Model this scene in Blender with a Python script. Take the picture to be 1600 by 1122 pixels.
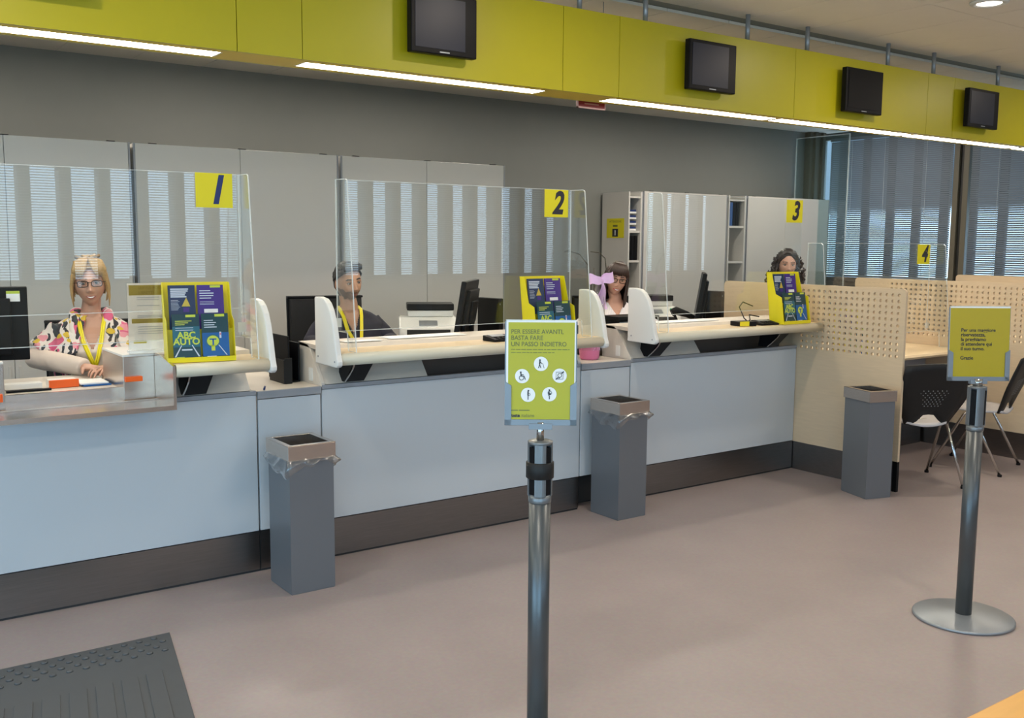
import bpy, math, random
from mathutils import Vector, Matrix, noise
R = math.radians
random.seed(7)
for o in list(bpy.data.objects): bpy.data.objects.remove(o)
COL = bpy.context.scene.collection
SC = bpy.context.scene

# ------------------------------------------------------------------ camera
cd = bpy.data.cameras.new('camera'); cam = bpy.data.objects.new('camera', cd); COL.objects.link(cam)
FW = Vector((0.57794864, 0.80760829, -0.11723577)); RT = Vector((0.81367124, -0.58128422, 0.00691116)); UP = RT.cross(FW)
mw = Matrix.Identity(4)
for i in range(3):
    mw[i][0] = RT[i]; mw[i][1] = UP[i]; mw[i][2] = -FW[i]
mw[0][3], mw[1][3], mw[2][3] = 0.0, -4.492, 1.6
cam.matrix_world = mw
cd.sensor_width = 36; cd.sensor_fit = 'HORIZONTAL'; cd.lens = 36 * 1542.9 / 1600; cd.clip_start = 0.05
SC.camera = cam
# ------------------------------------------------------------------ world and colour management
SC.view_settings.view_transform = 'Standard'; SC.view_settings.look = 'None'; SC.view_settings.gamma = 1
SC.view_settings.exposure = 0.0; SC.view_settings.use_curve_mapping = False
w = bpy.data.worlds.new('world'); SC.world = w; w.use_nodes = True
nt = w.node_tree; bg = nt.nodes['Background']
tc = nt.nodes.new('ShaderNodeTexCoord'); sx = nt.nodes.new('ShaderNodeSeparateXYZ'); cr = nt.nodes.new('ShaderNodeValToRGB')
nt.links.new(tc.outputs['Generated'], sx.inputs[0]); nt.links.new(sx.outputs['Z'], cr.inputs[0]); nt.links.new(cr.outputs[0], bg.inputs[0])
cr.color_ramp.elements[0].position = 0.0; cr.color_ramp.elements[0].color = (0.42, 0.55, 0.66, 1)
cr.color_ramp.elements[1].position = 0.12; cr.color_ramp.elements[1].color = (0.46, 0.70, 1.0, 1)
bg.inputs[1].default_value = 6.5

def arealight(name, loc, size, size_y, power, color, rot, portal=False, shape='RECTANGLE'):
    l = bpy.data.lights.new(name, 'AREA'); l.shape = shape; l.size = size; l.size_y = size_y; l.energy = power; l.color = color
    o = bpy.data.objects.new(name, l); COL.objects.link(o); o.location = loc; o.rotation_euler = rot
    if portal: l.cycles.is_portal = True
    return o
# portals over the real openings: daylight enters by the glass entrance and the strip windows behind the camera, and the right-hand windows
arealight('portal_light', (-1.4, -6.58, 1.3), 4.0, 2.6, 1, (1, 1, 1), (R(90), 0, 0), True)
arealight('portal_light', (6.0, -6.58, 1.77), 10.0, 1.2, 1, (1, 1, 1), (R(90), 0, 0), True)
arealight('portal_light', (11.88, 1.5, 2.1), 5.6, 1.9, 1, (1, 1, 1), (R(90), 0, R(90)), True)
arealight('portal_light', (-4.1, -3.4, 1.3), 5.0, 2.6, 1, (1, 1, 1), (R(90), 0, R(-90)), True)

# ------------------------------------------------------------------ materials
MATS = {}
def mat(name, col, rough=0.5, metal=0.0, var=0.04, scale=6.0, stretch=None, bump=0.0, emit=None, estr=0, spec=0.5, sheen=0):
    if name in MATS: return MATS[name]
    m = bpy.data.materials.new(name); m.use_nodes = True; n = m.node_tree; b = n.nodes['Principled BSDF']
    b.inputs['Roughness'].default_value = rough; b.inputs['Metallic'].default_value = metal
    b.inputs['Specular IOR Level'].default_value = spec
    t = n.nodes.new('ShaderNodeTexCoord'); mp = n.nodes.new('ShaderNodeMapping'); nz = n.nodes.new('ShaderNodeTexNoise')
    nz.inputs['Scale'].default_value = scale; nz.inputs['Detail'].default_value = 4
    if stretch: mp.inputs['Scale'].default_value = stretch
    n.links.new(t.outputs['Object'], mp.inputs[0]); n.links.new(mp.outputs[0], nz.inputs['Vector'])
    mx = n.nodes.new('ShaderNodeMix'); mx.data_type = 'RGBA'
    c = tuple(col)
    mx.inputs['A'].default_value = tuple(max(0, v * (1 - var)) for v in c) + (1,); mx.inputs['B'].default_value = tuple(min(1, v * (1 + var)) for v in c) + (1,)
    n.links.new(nz.outputs['Fac'], mx.inputs['Factor']); n.links.new(mx.outputs['Result'], b.inputs['Base Color'])
    if bump:
        bp = n.nodes.new('ShaderNodeBump'); bp.inputs['Strength'].default_value = bump; bp.inputs['Distance'].default_value = 0.004
        n.links.new(nz.outputs['Fac'], bp.inputs['Height']); n.links.new(bp.outputs[0], b.inputs['Normal'])
    if emit: b.inputs['Emission Color'].default_value = tuple(emit) + (1,); b.inputs['Emission Strength'].default_value = estr
    MATS[name] = m; return m
def clear(name, tint=(0.96, 0.98, 0.97), refl_rough=0.0, ior=1.5, boost=1.0):
    m = bpy.data.materials.new(name); m.use_nodes = True; n = m.node_tree; n.nodes.clear()
    out = n.nodes.new('ShaderNodeOutputMaterial'); mix = n.nodes.new('ShaderNodeMixShader'); tr = n.nodes.new('ShaderNodeBsdfTransparent'); gl = n.nodes.new('ShaderNodeBsdfGlossy')
    fr = n.nodes.new('ShaderNodeFresnel'); ge = n.nodes.new('ShaderNodeNewGeometry'); im = n.nodes.new('ShaderNodeMix'); im.inputs['A'].default_value = ior; im.inputs['B'].default_value = 1 / ior; n.links.new(ge.outputs['Backfacing'], im.inputs['Factor']); n.links.new(im.outputs['Result'], fr.inputs[0]); mu = n.nodes.new('ShaderNodeMath'); mu.operation = 'MULTIPLY'; mu.inputs[1].default_value = boost; mu.use_clamp = True
    tr.inputs[0].default_value = tint + (1,); gl.inputs[0].default_value = (1, 1, 1, 1); gl.inputs['Roughness'].default_value = refl_rough
    n.links.new(fr.outputs[0], mu.inputs[0]); n.links.new(mu.outputs[0], mix.inputs[0]); n.links.new(tr.outputs[0], mix.inputs[1]); n.links.new(gl.outputs[0], mix.inputs[2]); n.links.new(mix.outputs[0], out.inputs[0])
    MATS[name] = m; return m
def s2l(r, g, b):
    f = lambda v: (v / 255 / 12.92) if v / 255 <= 0.04045 else ((v / 255 + 0.055) / 1.055) ** 2.4
    return (f(r), f(g), f(b))
WALL = mat('grey_wall_paint', (0.215, 0.22, 0.205), 0.6, var=0.03)
CEIL = mat('ceiling_panel', (0.80, 0.74, 0.64), 0.7, var=0.03)
DGREY = mat('dark_gap', (0.03, 0.03, 0.03), 0.7)
YEL = mat('yellow_laminate', (0.46, 0.405, 0.006), 0.4, var=0.03)
YPAPER = mat('yellow_paper', (0.72, 0.64, 0.01), 0.45, var=0.02)
YSHEET = mat('yellow_green_poster', (0.44, 0.42, 0.004), 0.4, var=0.02); YSHEET2 = mat('yellow_text_sheet', (0.42, 0.335, 0.002), 0.4, var=0.02)
YCARD = mat('yellow_card', (0.80, 0.68, 0.01), 0.4, var=0.02)
PANEL = mat('white_glass_panel', (0.53, 0.57, 0.60), 0.28, var=0.02, scale=1.5)
GREYTRIM = mat('grey_edge_trim', (0.30, 0.31, 0.33), 0.4)
STEEL = mat('brushed_steel', (0.62, 0.54, 0.475), 0.27, 1.0, var=0.12, scale=30, stretch=(0.4, 1, 6))
KICK = mat('steel_kick_plate', (0.25, 0.235, 0.225), 0.30, 1.0, var=0.15, scale=20, stretch=(0.3, 1, 8))
WOOD = mat('pale_ash_laminate', (0.66, 0.52, 0.35), 0.45, var=0.09, scale=7, stretch=(1, 1.0, 12))
WOODX = mat('pale_ash_shelf', (0.76, 0.60, 0.38), 0.38, var=0.09, scale=7, stretch=(1, 14, 4))
INFILL = mat('light_laminate_top', (0.62, 0.57, 0.50), 0.45, var=0.05, scale=9, stretch=(1, 12, 1))
BEIGE = mat('cream_shelf_edge', (0.66, 0.60, 0.46), 0.3, var=0.02)
WHITEP = mat('white_plastic', (0.74, 0.74, 0.71), 0.32, var=0.015)
CAB = mat('cabinet_white', (0.62, 0.60, 0.56), 0.32, var=0.015)
BLACK = mat('black_plastic', (0.008, 0.008, 0.009), 0.4, var=0.1, spec=.12)
SCREEN = mat('screen_glass', (0.026, 0.029, 0.045), 0.35, var=0.05, spec=.2)
DARKG = mat('charcoal_plastic', (0.014, 0.0135, 0.013), 0.5, var=0.1, spec=.3)
CHROME = mat('chrome', (0.55, 0.53, 0.50), 0.14, 1.0)
GREYM = mat('grey_painted_metal', (0.17, 0.18, 0.195), 0.38, 0.35, var=0.03)
POSTM = mat('satin_grey_post', (0.11, 0.12, 0.125), 0.33, 0.6, var=0.02)
LGREYM = mat('light_grey_metal', (0.33, 0.36, 0.39), 0.35, 0.5, var=0.03)
WHITE = mat('white_paper', (0.85, 0.85, 0.84), 0.6, var=0.01)
INK = mat('black_ink', (0.02, 0.02, 0.03), 0.5)
GINK = mat('grey_ink', (0.13, 0.15, 0.03), 0.5)
NAVY = mat('navy_ink', (0.01, 0.03, 0.14), 0.5)
ORANGE = mat('orange_plastic', (0.85, 0.12, 0.005), 0.4, var=0.02)
REDS = mat('dark_red_sign', (0.22, 0.01, 0.01), 0.4)
PINK = mat('pink_pot', (0.75, 0.20, 0.38), 0.45)
EDGE = mat('acrylic_edge', (0.85, 0.90, 0.90), 0.2, var=0.02); EDGE.node_tree.nodes['Principled BSDF'].inputs['Alpha'].default_value = .5
ACR = clear('acrylic_sheet', (0.97, 0.985, 0.98))
GLASS = clear('window_glass', (0.85, 0.92, 0.92))
BAG = clear('bin_liner_film', (0.9, 0.9, 0.9), 0.2, 1.5, 3.0)
def _bag():
    n = BAG.node_tree; out = [q for q in n.nodes if q.type == 'OUTPUT_MATERIAL'][0]; src = out.inputs[0].links[0].from_socket; d_ = n.nodes.new('ShaderNodeBsdfTranslucent'); d_.inputs[0].default_value = (.8, .8, .8, 1); x = n.nodes.new('ShaderNodeMixShader'); x.inputs[0].default_value = .16
    n.links.new(src, x.inputs[1]); n.links.new(d_.outputs[0], x.inputs[2]); n.links.new(x.outputs[0], out.inputs[0])
_bag()
FILM = clear('clear_film', (0.9, 0.9, 0.9), 0.15, 1.5, 2.2)

def floor_mat():
    m = mat('vinyl_floor', (0.375, 0.315, 0.305), 0.42, var=0.10, scale=3.0)
    n = m.node_tree; b = n.nodes['Principled BSDF']
    nz = n.nodes.new('ShaderNodeTexNoise'); nz.inputs['Scale'].default_value = 60; nz.inputs['Detail'].default_value = 5
    src = b.inputs['Base Color'].links[0].from_socket
    mx = n.nodes.new('ShaderNodeMix'); mx.data_type = 'RGBA'; mx.blend_type = 'MULTIPLY'; mx.inputs['Factor'].default_value = 0.25
    t = n.nodes.new('ShaderNodeTexCoord'); n.links.new(t.outputs['Object'], nz.inputs['Vector'])
    n.links.new(src, mx.inputs['A']); n.links.new(nz.outputs['Color'], mx.inputs['B'])
    n.links.new(mx.outputs['Result'], b.inputs['Base Color'])
    return m
FLOOR = floor_mat()

# ------------------------------------------------------------------ mesh collector
class MB:
    def __init__(s, m=None): s.V = []; s.F = []; s.I = []; s.S = []; s.mats = []; s.T = None; s.m(m) if m else None
    def m(s, mt):
        if mt not in s.mats: s.mats.append(mt)
        s.cur = s.mats.index(mt); return s
    def add(s, V, F, smooth=False):
        b = len(s.V)
        for v in V:
            v = Vector(v); s.V.append(s.T @ v if s.T else v)
        for f in F: s.F.append([b + i for i in f]); s.I.append(s.cur); s.S.append(smooth)
        return s
    def box(s, x0, x1, y0, y1, z0, z1):
        V = [(x, y, z) for x in (x0, x1) for y in (y0, y1) for z in (z0, z1)]
        return s.add(V, [(0, 1, 3, 2), (4, 6, 7, 5), (0, 4, 5, 1), (2, 3, 7, 6), (0, 2, 6, 4), (1, 5, 7, 3)])
    def rbox(s, c, size, rot):
        M_ = Matrix.Translation(c) @ rot.to_matrix().to_4x4() if hasattr(rot, 'to_matrix') else Matrix.Translation(c) @ rot
        old = s.T; s.T = (old @ M_) if old else M_; a, b, d = [v / 2 for v in size]; s.box(-a, a, -b, b, -d, d); s.T = old; return s
    def prism(s, poly, axis, a, b, smooth=False):
        n = len(poly)
        def P(u, v, w_): return {'x': (w_, u, v), 'y': (u, w_, v), 'z': (u, v, w_)}[axis]
        V = [P(u, v, a) for u, v in poly] + [P(u, v, b) for u, v in poly]
        s.add(V, [list(range(n)), list(range(2 * n - 1, n - 1, -1))])
        k = len(s.V) - 2 * n
        for i in range(n):
            j = (i + 1) % n; s.F.append([k + i, k + n + i, k + n + j, k + j]); s.I.append(s.cur); s.S.append(smooth)
        return s
    def tube(s, pts, rad, n=10, cap=True, smooth=True, flat=1.0):
        pts = [Vector(p) for p in pts]; rs = rad if isinstance(rad, (list, tuple)) else [rad] * len(pts)
        V = []; F = []; up = None
        for i, p in enumerate(pts):
            d = (pts[min(i + 1, len(pts) - 1)] - pts[max(i - 1, 0)])
            d = d.normalized() if d.length > 1e-9 else Vector((0, 0, 1))
            if up is None: up = Vector((0, 0, 1)) if abs(d.z) < 0.9 else Vector((0, 1, 0))
            a = d.cross(up).normalized(); b = a.cross(d).normalized(); up = b
            for k in range(n):
                t = 2 * math.pi * k / n; V.append(p + a * math.cos(t) * rs[i] + b * math.sin(t) * rs[i] * flat)
        for i in range(len(pts) - 1):
            for k in range(n):
                F.append((i * n + k, i * n + (k + 1) % n, (i + 1) * n + (k + 1) % n, (i + 1) * n + k))
        s.add(V, F, smooth)
        if cap: s.F.append([len(s.V) - len(V) + k for k in range(n)][::-1]); s.I.append(s.cur); s.S.append(False); s.F.append([len(s.V) - n + k for k in range(n)]); s.I.append(s.cur); s.S.append(False)
        return s
    def cyl(s, p0, p1, r0, r1=None, n=20): return s.tube([p0, p1], [r0, r0 if r1 is None else r1], n)
    def lathe(s, prof, c=(0, 0, 0), n=32):
        V = []; F = []
        for r, z in prof:
            for k in range(n): t = 2 * math.pi * k / n; V.append((c[0] + r * math.cos(t), c[1] + r * math.sin(t), c[2] + z))
        for i in range(len(prof) - 1):
            for k in range(n): F.append((i * n + k, i * n + (k + 1) % n, (i + 1) * n + (k + 1) % n, (i + 1) * n + k))
        F.append(list(range(n))[::-1]); F.append([(len(prof) - 1) * n + k for k in range(n)])
        return s.add(V, F, True)
    def rings(s, rs, smooth=True, cap=True):
        n = len(rs[0]); V = [v for r_ in rs for v in r_]; F = []
        for i in range(len(rs) - 1):
            for k in range(n): F.append((i * n + k, i * n + (k + 1) % n, (i + 1) * n + (k + 1) % n, (i + 1) * n + k))
        if cap: F.append(list(range(n))[::-1]); F.append([(len(rs) - 1) * n + k for k in range(n)])
        return s.add(V, F, smooth)
    def ball(s, c, r, n=16, sc=(1, 1, 1)):
        V = []; F = []; h = n // 2
        V.append((c[0], c[1], c[2] - r * sc[2]))
        for i in range(1, h):
            ph = -math.pi / 2 + math.pi * i / h
            for k in range(n):
                t = 2 * math.pi * k / n; V.append((c[0] + r * sc[0] * math.cos(ph) * math.cos(t), c[1] + r * sc[1] * math.cos(ph) * math.sin(t), c[2] + r * sc[2] * math.sin(ph)))
        V.append((c[0], c[1], c[2] + r * sc[2])); L = len(V) - 1
        for k in range(n): F.append((0, 1 + (k + 1) % n, 1 + k)); F.append((L, L - n + k, L - n + (k + 1) % n))
        for i in range(h - 2):
            for k in range(n): F.append((1 + i * n + k, 1 + i * n + (k + 1) % n, 1 + (i + 1) * n + (k + 1) % n, 1 + (i + 1) * n + k))
        return s.add(V, F, True)
    def text(s, st, x, z, size, y=0.0, shear=0, bold=0, align='LEFT', sx=1.0, depth=0.0006, space=1.0):
        """flat lettering standing in the local XZ plane, read from -Y"""
        c = bpy.data.curves.new('t', 'FONT'); c.body = st; c.size = size; c.shear = shear; c.offset = bold; c.align_x = align; c.space_line = space
        c.resolution_u = 3; c.extrude = depth / 2
        o = bpy.data.objects.new('t', c); COL.objects.link(o); bpy.context.view_layer.update()
        me = o.evaluated_get(bpy.context.evaluated_depsgraph_get()).to_mesh()
        V = [(x + v.co.x * sx, y - v.co.z, z + v.co.y) for v in me.vertices]; F = [list(p.vertices) for p in me.polygons]
        s.add(V, F); o.to_mesh_clear(); bpy.data.objects.remove(o); bpy.data.curves.remove(c); return s
    def build(s, name, parent=None, bev=0, loc=None, label=None, seg=2, kind=None):
        me = bpy.data.meshes.new(name); me.from_pydata(s.V, [], s.F)
        for m_ in s.mats: me.materials.append(m_)
        me.polygons.foreach_set('material_index', s.I); me.polygons.foreach_set('use_smooth', s.S); me.update()
        o = bpy.data.objects.new(name, me); COL.objects.link(o)
        if parent: o.parent = parent
        if loc is not None: o.location = loc
        if bev:
            b = o.modifiers.new('b', 'BEVEL'); b.width = bev; b.segments = seg; b.limit_method = 'ANGLE'; b.angle_limit = R(40)
        if label: o['label'] = label
        if kind: o['kind'] = kind
        return o
def tag(o, label, cat, group=None):
    o['label'] = label; o['category'] = cat
    if group: o['group'] = group
    return o
def thing(name, label, cat, loc=(0, 0, 0), rz=0.0, group=None):
    o = bpy.data.objects.new(name, None); o.empty_display_size = 0.1; COL.objects.link(o); o.location = loc; o.rotation_euler = (0, 0, rz); return tag(o, label, cat, group)
def struct(name, mb, bev=0):
    o = mb.build(name, bev=bev); o['kind'] = 'structure'; return o
def copy_tree(o, parent=None, label=None):
    c = o.copy(); COL.objects.link(c)
    if parent: c.parent = parent
    if label: c['label'] = label
    for ch in list(o.children): copy_tree(ch, c)
    return c
#%%
# ------------------------------------------------------------------ the room
struct('floor', MB(FLOOR).box(-4.2, 11.9, -6.7, 4.7, -0.12, 0))
struct('floor_platform', MB(DARKG).box(-3.9, 11.3, 0.76, 4.5, 0, 0.22))
struct('wall_back', MB(WALL).box(-4.2, 11.9, 4.5, 4.7, 0, 3.3))
# ceiling : panels with a dark groove running along the counters
cb = MB(CEIL)
random.seed(3)
xs = [-4.2 + 0.6 * i for i in range(28)]
for (y0, y1) in ((-6.7, -5.5), (-5.5, -4.3), (-4.3, -3.1), (-3.1, -1.9), (-1.9, -0.7), (-0.7, 0.30), (0.46, 1.66), (1.66, 2.86), (2.86, 4.5)):
    for i in range(0, 27): cb.box(xs[i] + .003, min(xs[i] + .597, 11.9), y0 + .003, y1 - .003, 3.14, 3.16)
struct('ceiling', cb)
struct('ceiling_void', MB(mat('ceiling_void_grey', (0.30, 0.32, 0.30), 0.7)).box(-4.2, 11.9, -6.7, 4.7, 3.165, 3.3))
# left wall with large glazing toward the entrance
lw = MB(WALL).box(-4.2, -4.0, -0.9, 4.5, 0, 3.14).box(-4.2, -4.0, -6.7, -5.9, 0, 3.14).box(-4.2, -4.0, -5.9, -0.9, 2.6, 3.14)
struct('wall_left', lw)
# wall behind the camera : glass entrance then narrow strip windows
fwb = MB(WALL).box(-4.0, -3.4, -6.7, -6.5, 0, 3.14).box(-3.4, 0.6, -6.7, -6.5, 2.6, 3.14).box(0.6, 1.02, -6.7, -6.5, 0, 3.14).box(1.02, 11.7, -6.7, -6.5, 0, 1.18).box(1.02, 11.7, -6.7, -6.5, 2.38, 3.14)
PITCH = 0.385
nwin = 27
for i in range(nwin + 1):
    x = 1.02 + i * PITCH
    if x < 11.7: fwb.box(x, min(x + 0.115, 11.7), -6.7, -6.5, 1.18, 2.38)
struct('wall_front', fwb)
def blind(name, axis, a0, a1, p, z0, z1, pitch, width, tilt, m_):
    b = MB(m_); n = int((z1 - z0) / pitch); c, s_ = math.cos(tilt) * width / 2, math.sin(tilt) * width / 2
    for i in range(n):
        z = z0 + (i + .5) * pitch
        if axis == 'y':   # slats run along y, at x = p ; inner (room) side is -x and higher
            V = [(p - c, a0, z + s_), (p - c, a1, z + s_), (p + c, a1, z - s_), (p + c, a0, z - s_)]
        else: V = [(a0, p + c, z + s_), (a1, p + c, z + s_), (a1, p - c, z - s_), (a0, p - c, z - s_)]
        b.add(V, [(0, 1, 2, 3)])
    return b
SLAT = mat('grey_blind_slat', (0.33, 0.34, 0.35), 0.45)
def translucent(m, fac, col=.5):
    n = m.node_tree; out = n.nodes['Material Output']; b = n.nodes['Principled BSDF']; t = n.nodes.new('ShaderNodeBsdfTranslucent'); x = n.nodes.new('ShaderNodeMixShader')
    x.inputs[0].default_value = fac; t.inputs[0].default_value = (col, col, col, 1)
    n.links.new(b.outputs[0], x.inputs[1]); n.links.new(t.outputs[0], x.inputs[2]); n.links.new(x.outputs[0], out.inputs[0])
translucent(SLAT, .06)
SLATW = mat('white_blind_slat', (0.5, 0.5, 0.5), 0.5)
for i, (x0, x1) in enumerate(((1.0, 4.45), (4.5, 7.95), (8.0, 11.6))):
    b = blind('venetian_blind', 'x', x0, x1, -6.46, 1.12, 2.44, 0.027, 0.022, R(24), SLATW)
    b.box(x0, x1, -6.48, -6.44, 2.44, 2.47)
    tag(b.build('venetian_blind'), 'pale venetian blind over the strip windows behind the viewer, %s of three' % ('nearest the entrance', 'middle', 'farthest from the entrance')[i], 'blind', 'venetian blinds behind the viewer')
fr = MB(LGREYM)
for x in (-3.4, -2.07, -0.73, 0.54): fr.box(x, x + 0.06, -6.62, -6.56, 0, 2.6)
fr.box(-3.4, 0.6, -6.62, -6.56, 2.54, 2.6).box(-3.4, 0.6, -6.62, -6.56, 0, 0.08)
d = struct('door_1', fr); g = MB(GLASS).box(-3.34, 0.54, -6.595, -6.585, 0.08, 2.54).build('glass_pane', d)
fl = MB(LGREYM)
for y in (-5.9, -4.65, -3.4, -2.15, -0.96): fl.box(-4.12, -4.06, y, y + 0.06, 0, 2.6)
fl.box(-4.12, -4.06, -5.9, -0.9, 2.54, 2.6).box(-4.12, -4.06, -5.9, -0.9, 0, 0.08)
d = struct('window_1', fl); MB(GLASS).box(-4.095, -4.085, -5.84, -0.96, 0.08, 2.54).build('glass_pane', d)
# right wall : strip windows between slender mullions
rw = MB(WALL).box(11.8, 11.95, -6.7, 4.5, 0, 1.16).box(11.8, 11.95, -6.7, 4.5, 3.05, 3.14).box(11.8, 11.95, -6.7, -1.3, 1.16, 3.05)
MULL = mat('dark_window_mullion', (0.035, 0.034, 0.03), 0.5)
struct('wall_right', rw)
mb = MB(MULL)
k = 0
y = 4.21
while y > -1.3:
    mb.box(11.86, 11.93, y - 0.05, y + 0.05, 1.16, 3.05); y -= PITCH
struct('window_2', mb)
WBLUR = bpy.data.materials.new('window_blur'); WBLUR.use_nodes = True  # rough refraction added to blur the outside block's edge into a soft gradient
_n = WBLUR.node_tree; _n.nodes.clear(); _o = _n.nodes.new('ShaderNodeOutputMaterial'); _r = _n.nodes.new('ShaderNodeBsdfRefraction'); _r.inputs['Roughness'].default_value = .30; _r.inputs['IOR'].default_value = 1.25; _r.inputs['Color'].default_value = (.62, .72, .78, 1); _n.links.new(_r.outputs[0], _o.inputs[0])
MB(WBLUR).add([(11.9, -1.3, 1.16), (11.9, 4.4, 1.16), (11.9, 4.4, 3.05), (11.9, -1.3, 3.05)], [(0, 3, 2, 1)]).build('glass_pane', bpy.data.objects['window_2'])
SILL = mat('dark_sill', (0.05, 0.05, 0.05), 0.5)
struct('outside_light_block', MB(mat('light_block_grey', (.14, .15, .16), .8)).box(12.9, 15.0, -4, 6, 2.12, 3.6))  # unseen block added outside to darken the upper part of the windows
struct('trim_1', MB(SILL).box(11.58, 11.8, -1.3, 4.4, 1.10, 1.16))
POST = mat('bronze_post', (0.16, 0.14, 0.10), 0.45)
struct('trim_2', MB(POST).box(11.40, 11.72, 4.40, 4.5, 0, 3.14).box(11.46, 11.52, 4.36, 4.42, 0, 3.14).box(11.62, 11.68, 4.36, 4.42, 0, 3.14), 0.004)
pp = MB(POST).box(11.60, 11.68, 2.20, 2.27, 0, 3.14).box(11.60, 11.68, 2.33, 2.40, 0, 3.14).m(MULL).box(11.64, 11.70, 2.27, 2.33, 0, 3.14)
struct('trim_3', pp, 0.003)
for i, (a, b_) in enumerate(((2.42, 4.22), (0.36, 2.18), (-1.3, 0.34))):
    b = blind('b', 'y', a, b_, 11.62, 1.20, 3.0, 0.026, 0.028, R(52), SLAT)
    b.m(LGREYM).box(11.60, 11.64, a, b_, 1.17, 1.195).box(11.60, 11.64, a, b_, 3.0, 3.04)
    for yy in (a + .35, a + .95, b_ - .35): b.m(WHITEP).cyl((11.605, yy, 1.19), (11.605, yy, 3.0), 0.0022, n=5)
    tag(b.build('venetian_blind'), ('grey venetian blind on the far window wall, nearest the room corner', 'grey venetian blind right of the bronze double post on the window wall', 'grey venetian blind on the window wall, nearest the viewer')[i], 'blind', 'grey venetian blinds on the window wall')
gp = thing('glass_partition', 'frameless glass screen standing by the room corner in front of the blinds', 'glass screen', (11.1, 3.55, 0))
MB(GLASS).box(-.006, .006, 0, .85, 0, 3.02).build('pane', gp); MB(EDGE).box(-.008, .008, 0, .012, 0, 3.02).box(-.008, .008, 0, .85, 3.02, 3.03).box(-.008, .008, .84, .85, 0, 3.02).build('polished_edge', gp)

# ------------------------------------------------------------------ yellow fascia, its strip lights, rods and screens
FY = 0.15; FZ0 = 2.483; FZ1 = 2.962
fa = thing('yellow_fascia', 'long yellow laminate bulkhead hanging over the counters', 'fascia', (0, FY, FZ0))
seams = [-3.9, -2.4, -0.38, 0.02, 1.722, 2.05, 3.672, 4.107, 5.75, 7.38, 7.76, 9.4, 11.3]
for a, b_ in zip(seams, seams[1:]):
    MB(YEL).box(a + .002, b_ - .002, 0, 0.02, 0, FZ1 - FZ0).build('fascia_panel', fa)
ORY = mat('yellow_soffit', (0.62, 0.46, 0.03), 0.45)
sof = MB(ORY)
strips = [(-2.3, -0.40), (-0.30, 1.68), (2.09, 3.61), (4.11, 5.665), (5.705, 7.31), (7.35, 8.98), (9.05, 10.6)]
xx = -3.9
for a, b_ in strips: sof.box(xx, a, 0.02, 0.24, 0, 0.018); xx = b_
sof.box(xx, 11.3, 0.02, 0.24, 0, 0.018)
for a, b_ in strips: sof.box(a, b_, 0.02, 0.075, 0, 0.018).box(a, b_, 0.20, 0.24, 0, 0.018)
sof.build('soffit', fa); MB(YEL).box(-3.9, 11.3, 0.24, 0.26, 0, FZ1 - FZ0).build('back_panel', fa); MB(YEL).box(-3.9, 11.3, 0.02, 0.24, FZ1 - FZ0 - .02, FZ1 - FZ0).build('top_panel', fa)
for x in (-1.2, -.3, 0.9, 1.9, 2.9, 3.83, 4.36, 5.30, 5.93, 6.9, 7.52, 8.5, 9.1, 10.1, 10.7):
    MB(LGREYM).cyl((x, 0.05, FZ1 - FZ0), (x, 0.05, 3.14 - FZ0), 0.016, n=12).build('hanging_rod', fa)
LAMP = mat('led_diffuser', (0.9, 0.9, 0.9), 0.5, emit=(1.0, 0.93, 0.82), estr=20)
names = ['beyond the left edge', 'at the far left over the service tray', 'over counter 2', 'over the left half of counter 3', 'between the fourth and third screens from the right', 'under the rightmost screens', 'beyond the right edge']
lbl = ['first strip light on the yellow fascia, left of every other', 'bright strip light under the fascia at the photo\'s left edge, over counter 1', 'bright strip light under the fascia over counter 2', 'bright strip light under the fascia over counter 3', 'bright strip light under the fascia just right of counter 3\'s strip', 'bright strip light under the fascia at the photo\'s right edge', 'last strip light on the fascia, beyond the rightmost screen']
for (a, b_), L in zip(strips, lbl):
    t = thing('strip_light', L, 'light', ((a + b_) / 2, FY + .1375, FZ0), 0, 'strip lights under the yellow fascia'); h = (b_ - a) / 2
    MB(LAMP).box(-h + .012, h - .012, -.060, .060, .0, .014).build('diffuser', t); MB(WHITEP).box(-h, h, -.0625, .0625, .0142, .05).box(-h, -h + .012, -.0625, .0625, 0, .0142).box(h - .012, h, -.0625, .0625, 0, .0142).build('housing', t)
def screen(x0, x1, z0, z1, label, lit):
    wd = (x1 - x0) / 2; hh = z1 - z0; t = thing('display_screen', label, 'screen', ((x0 + x1) / 2, FY, z0), 0, 'black screens mounted on the yellow fascia')
    MB(BLACK).box(-wd, wd, -.085, -.04, 0, hh).build('housing', t, .006)
    MB(BLACK).box(-wd * .5, wd * .5, -.04, 0, hh * .25, hh * .75).build('wall_bracket', t)
    MB(SCREEN if lit else BLACK).box(-wd + .025, wd - (.075 if lit else .025), -.0875, -.085, .028, hh - .022).build('screen_panel', t)
    MB(LGREYM).box(-.03, .03, -.0865, -.0845, .010, .016).build('maker_mark', t)
screen(0.68, 1.085, 2.625, 2.96, 'black screen cut off by the top left corner of the photo', True)
screen(2.61, 3.015, 2.575, 2.885, 'black wall screen on the fascia above counter 2', True)
screen(4.62, 5.05, 2.575, 2.885, 'black wall screen on the fascia above counter 3', True)
screen(6.22, 6.66, 2.565, 2.88, 'fully dark screen, second from the right on the fascia', False)
screen(7.84, 8.30, 2.575, 2.885, 'smallest looking screen, rightmost on the fascia', True)
t = thing('red_sign', 'small dark red sign hanging just below the fascia left of counter 3\'s strip light', 'sign', (4.2, .52, 2.462))
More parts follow.
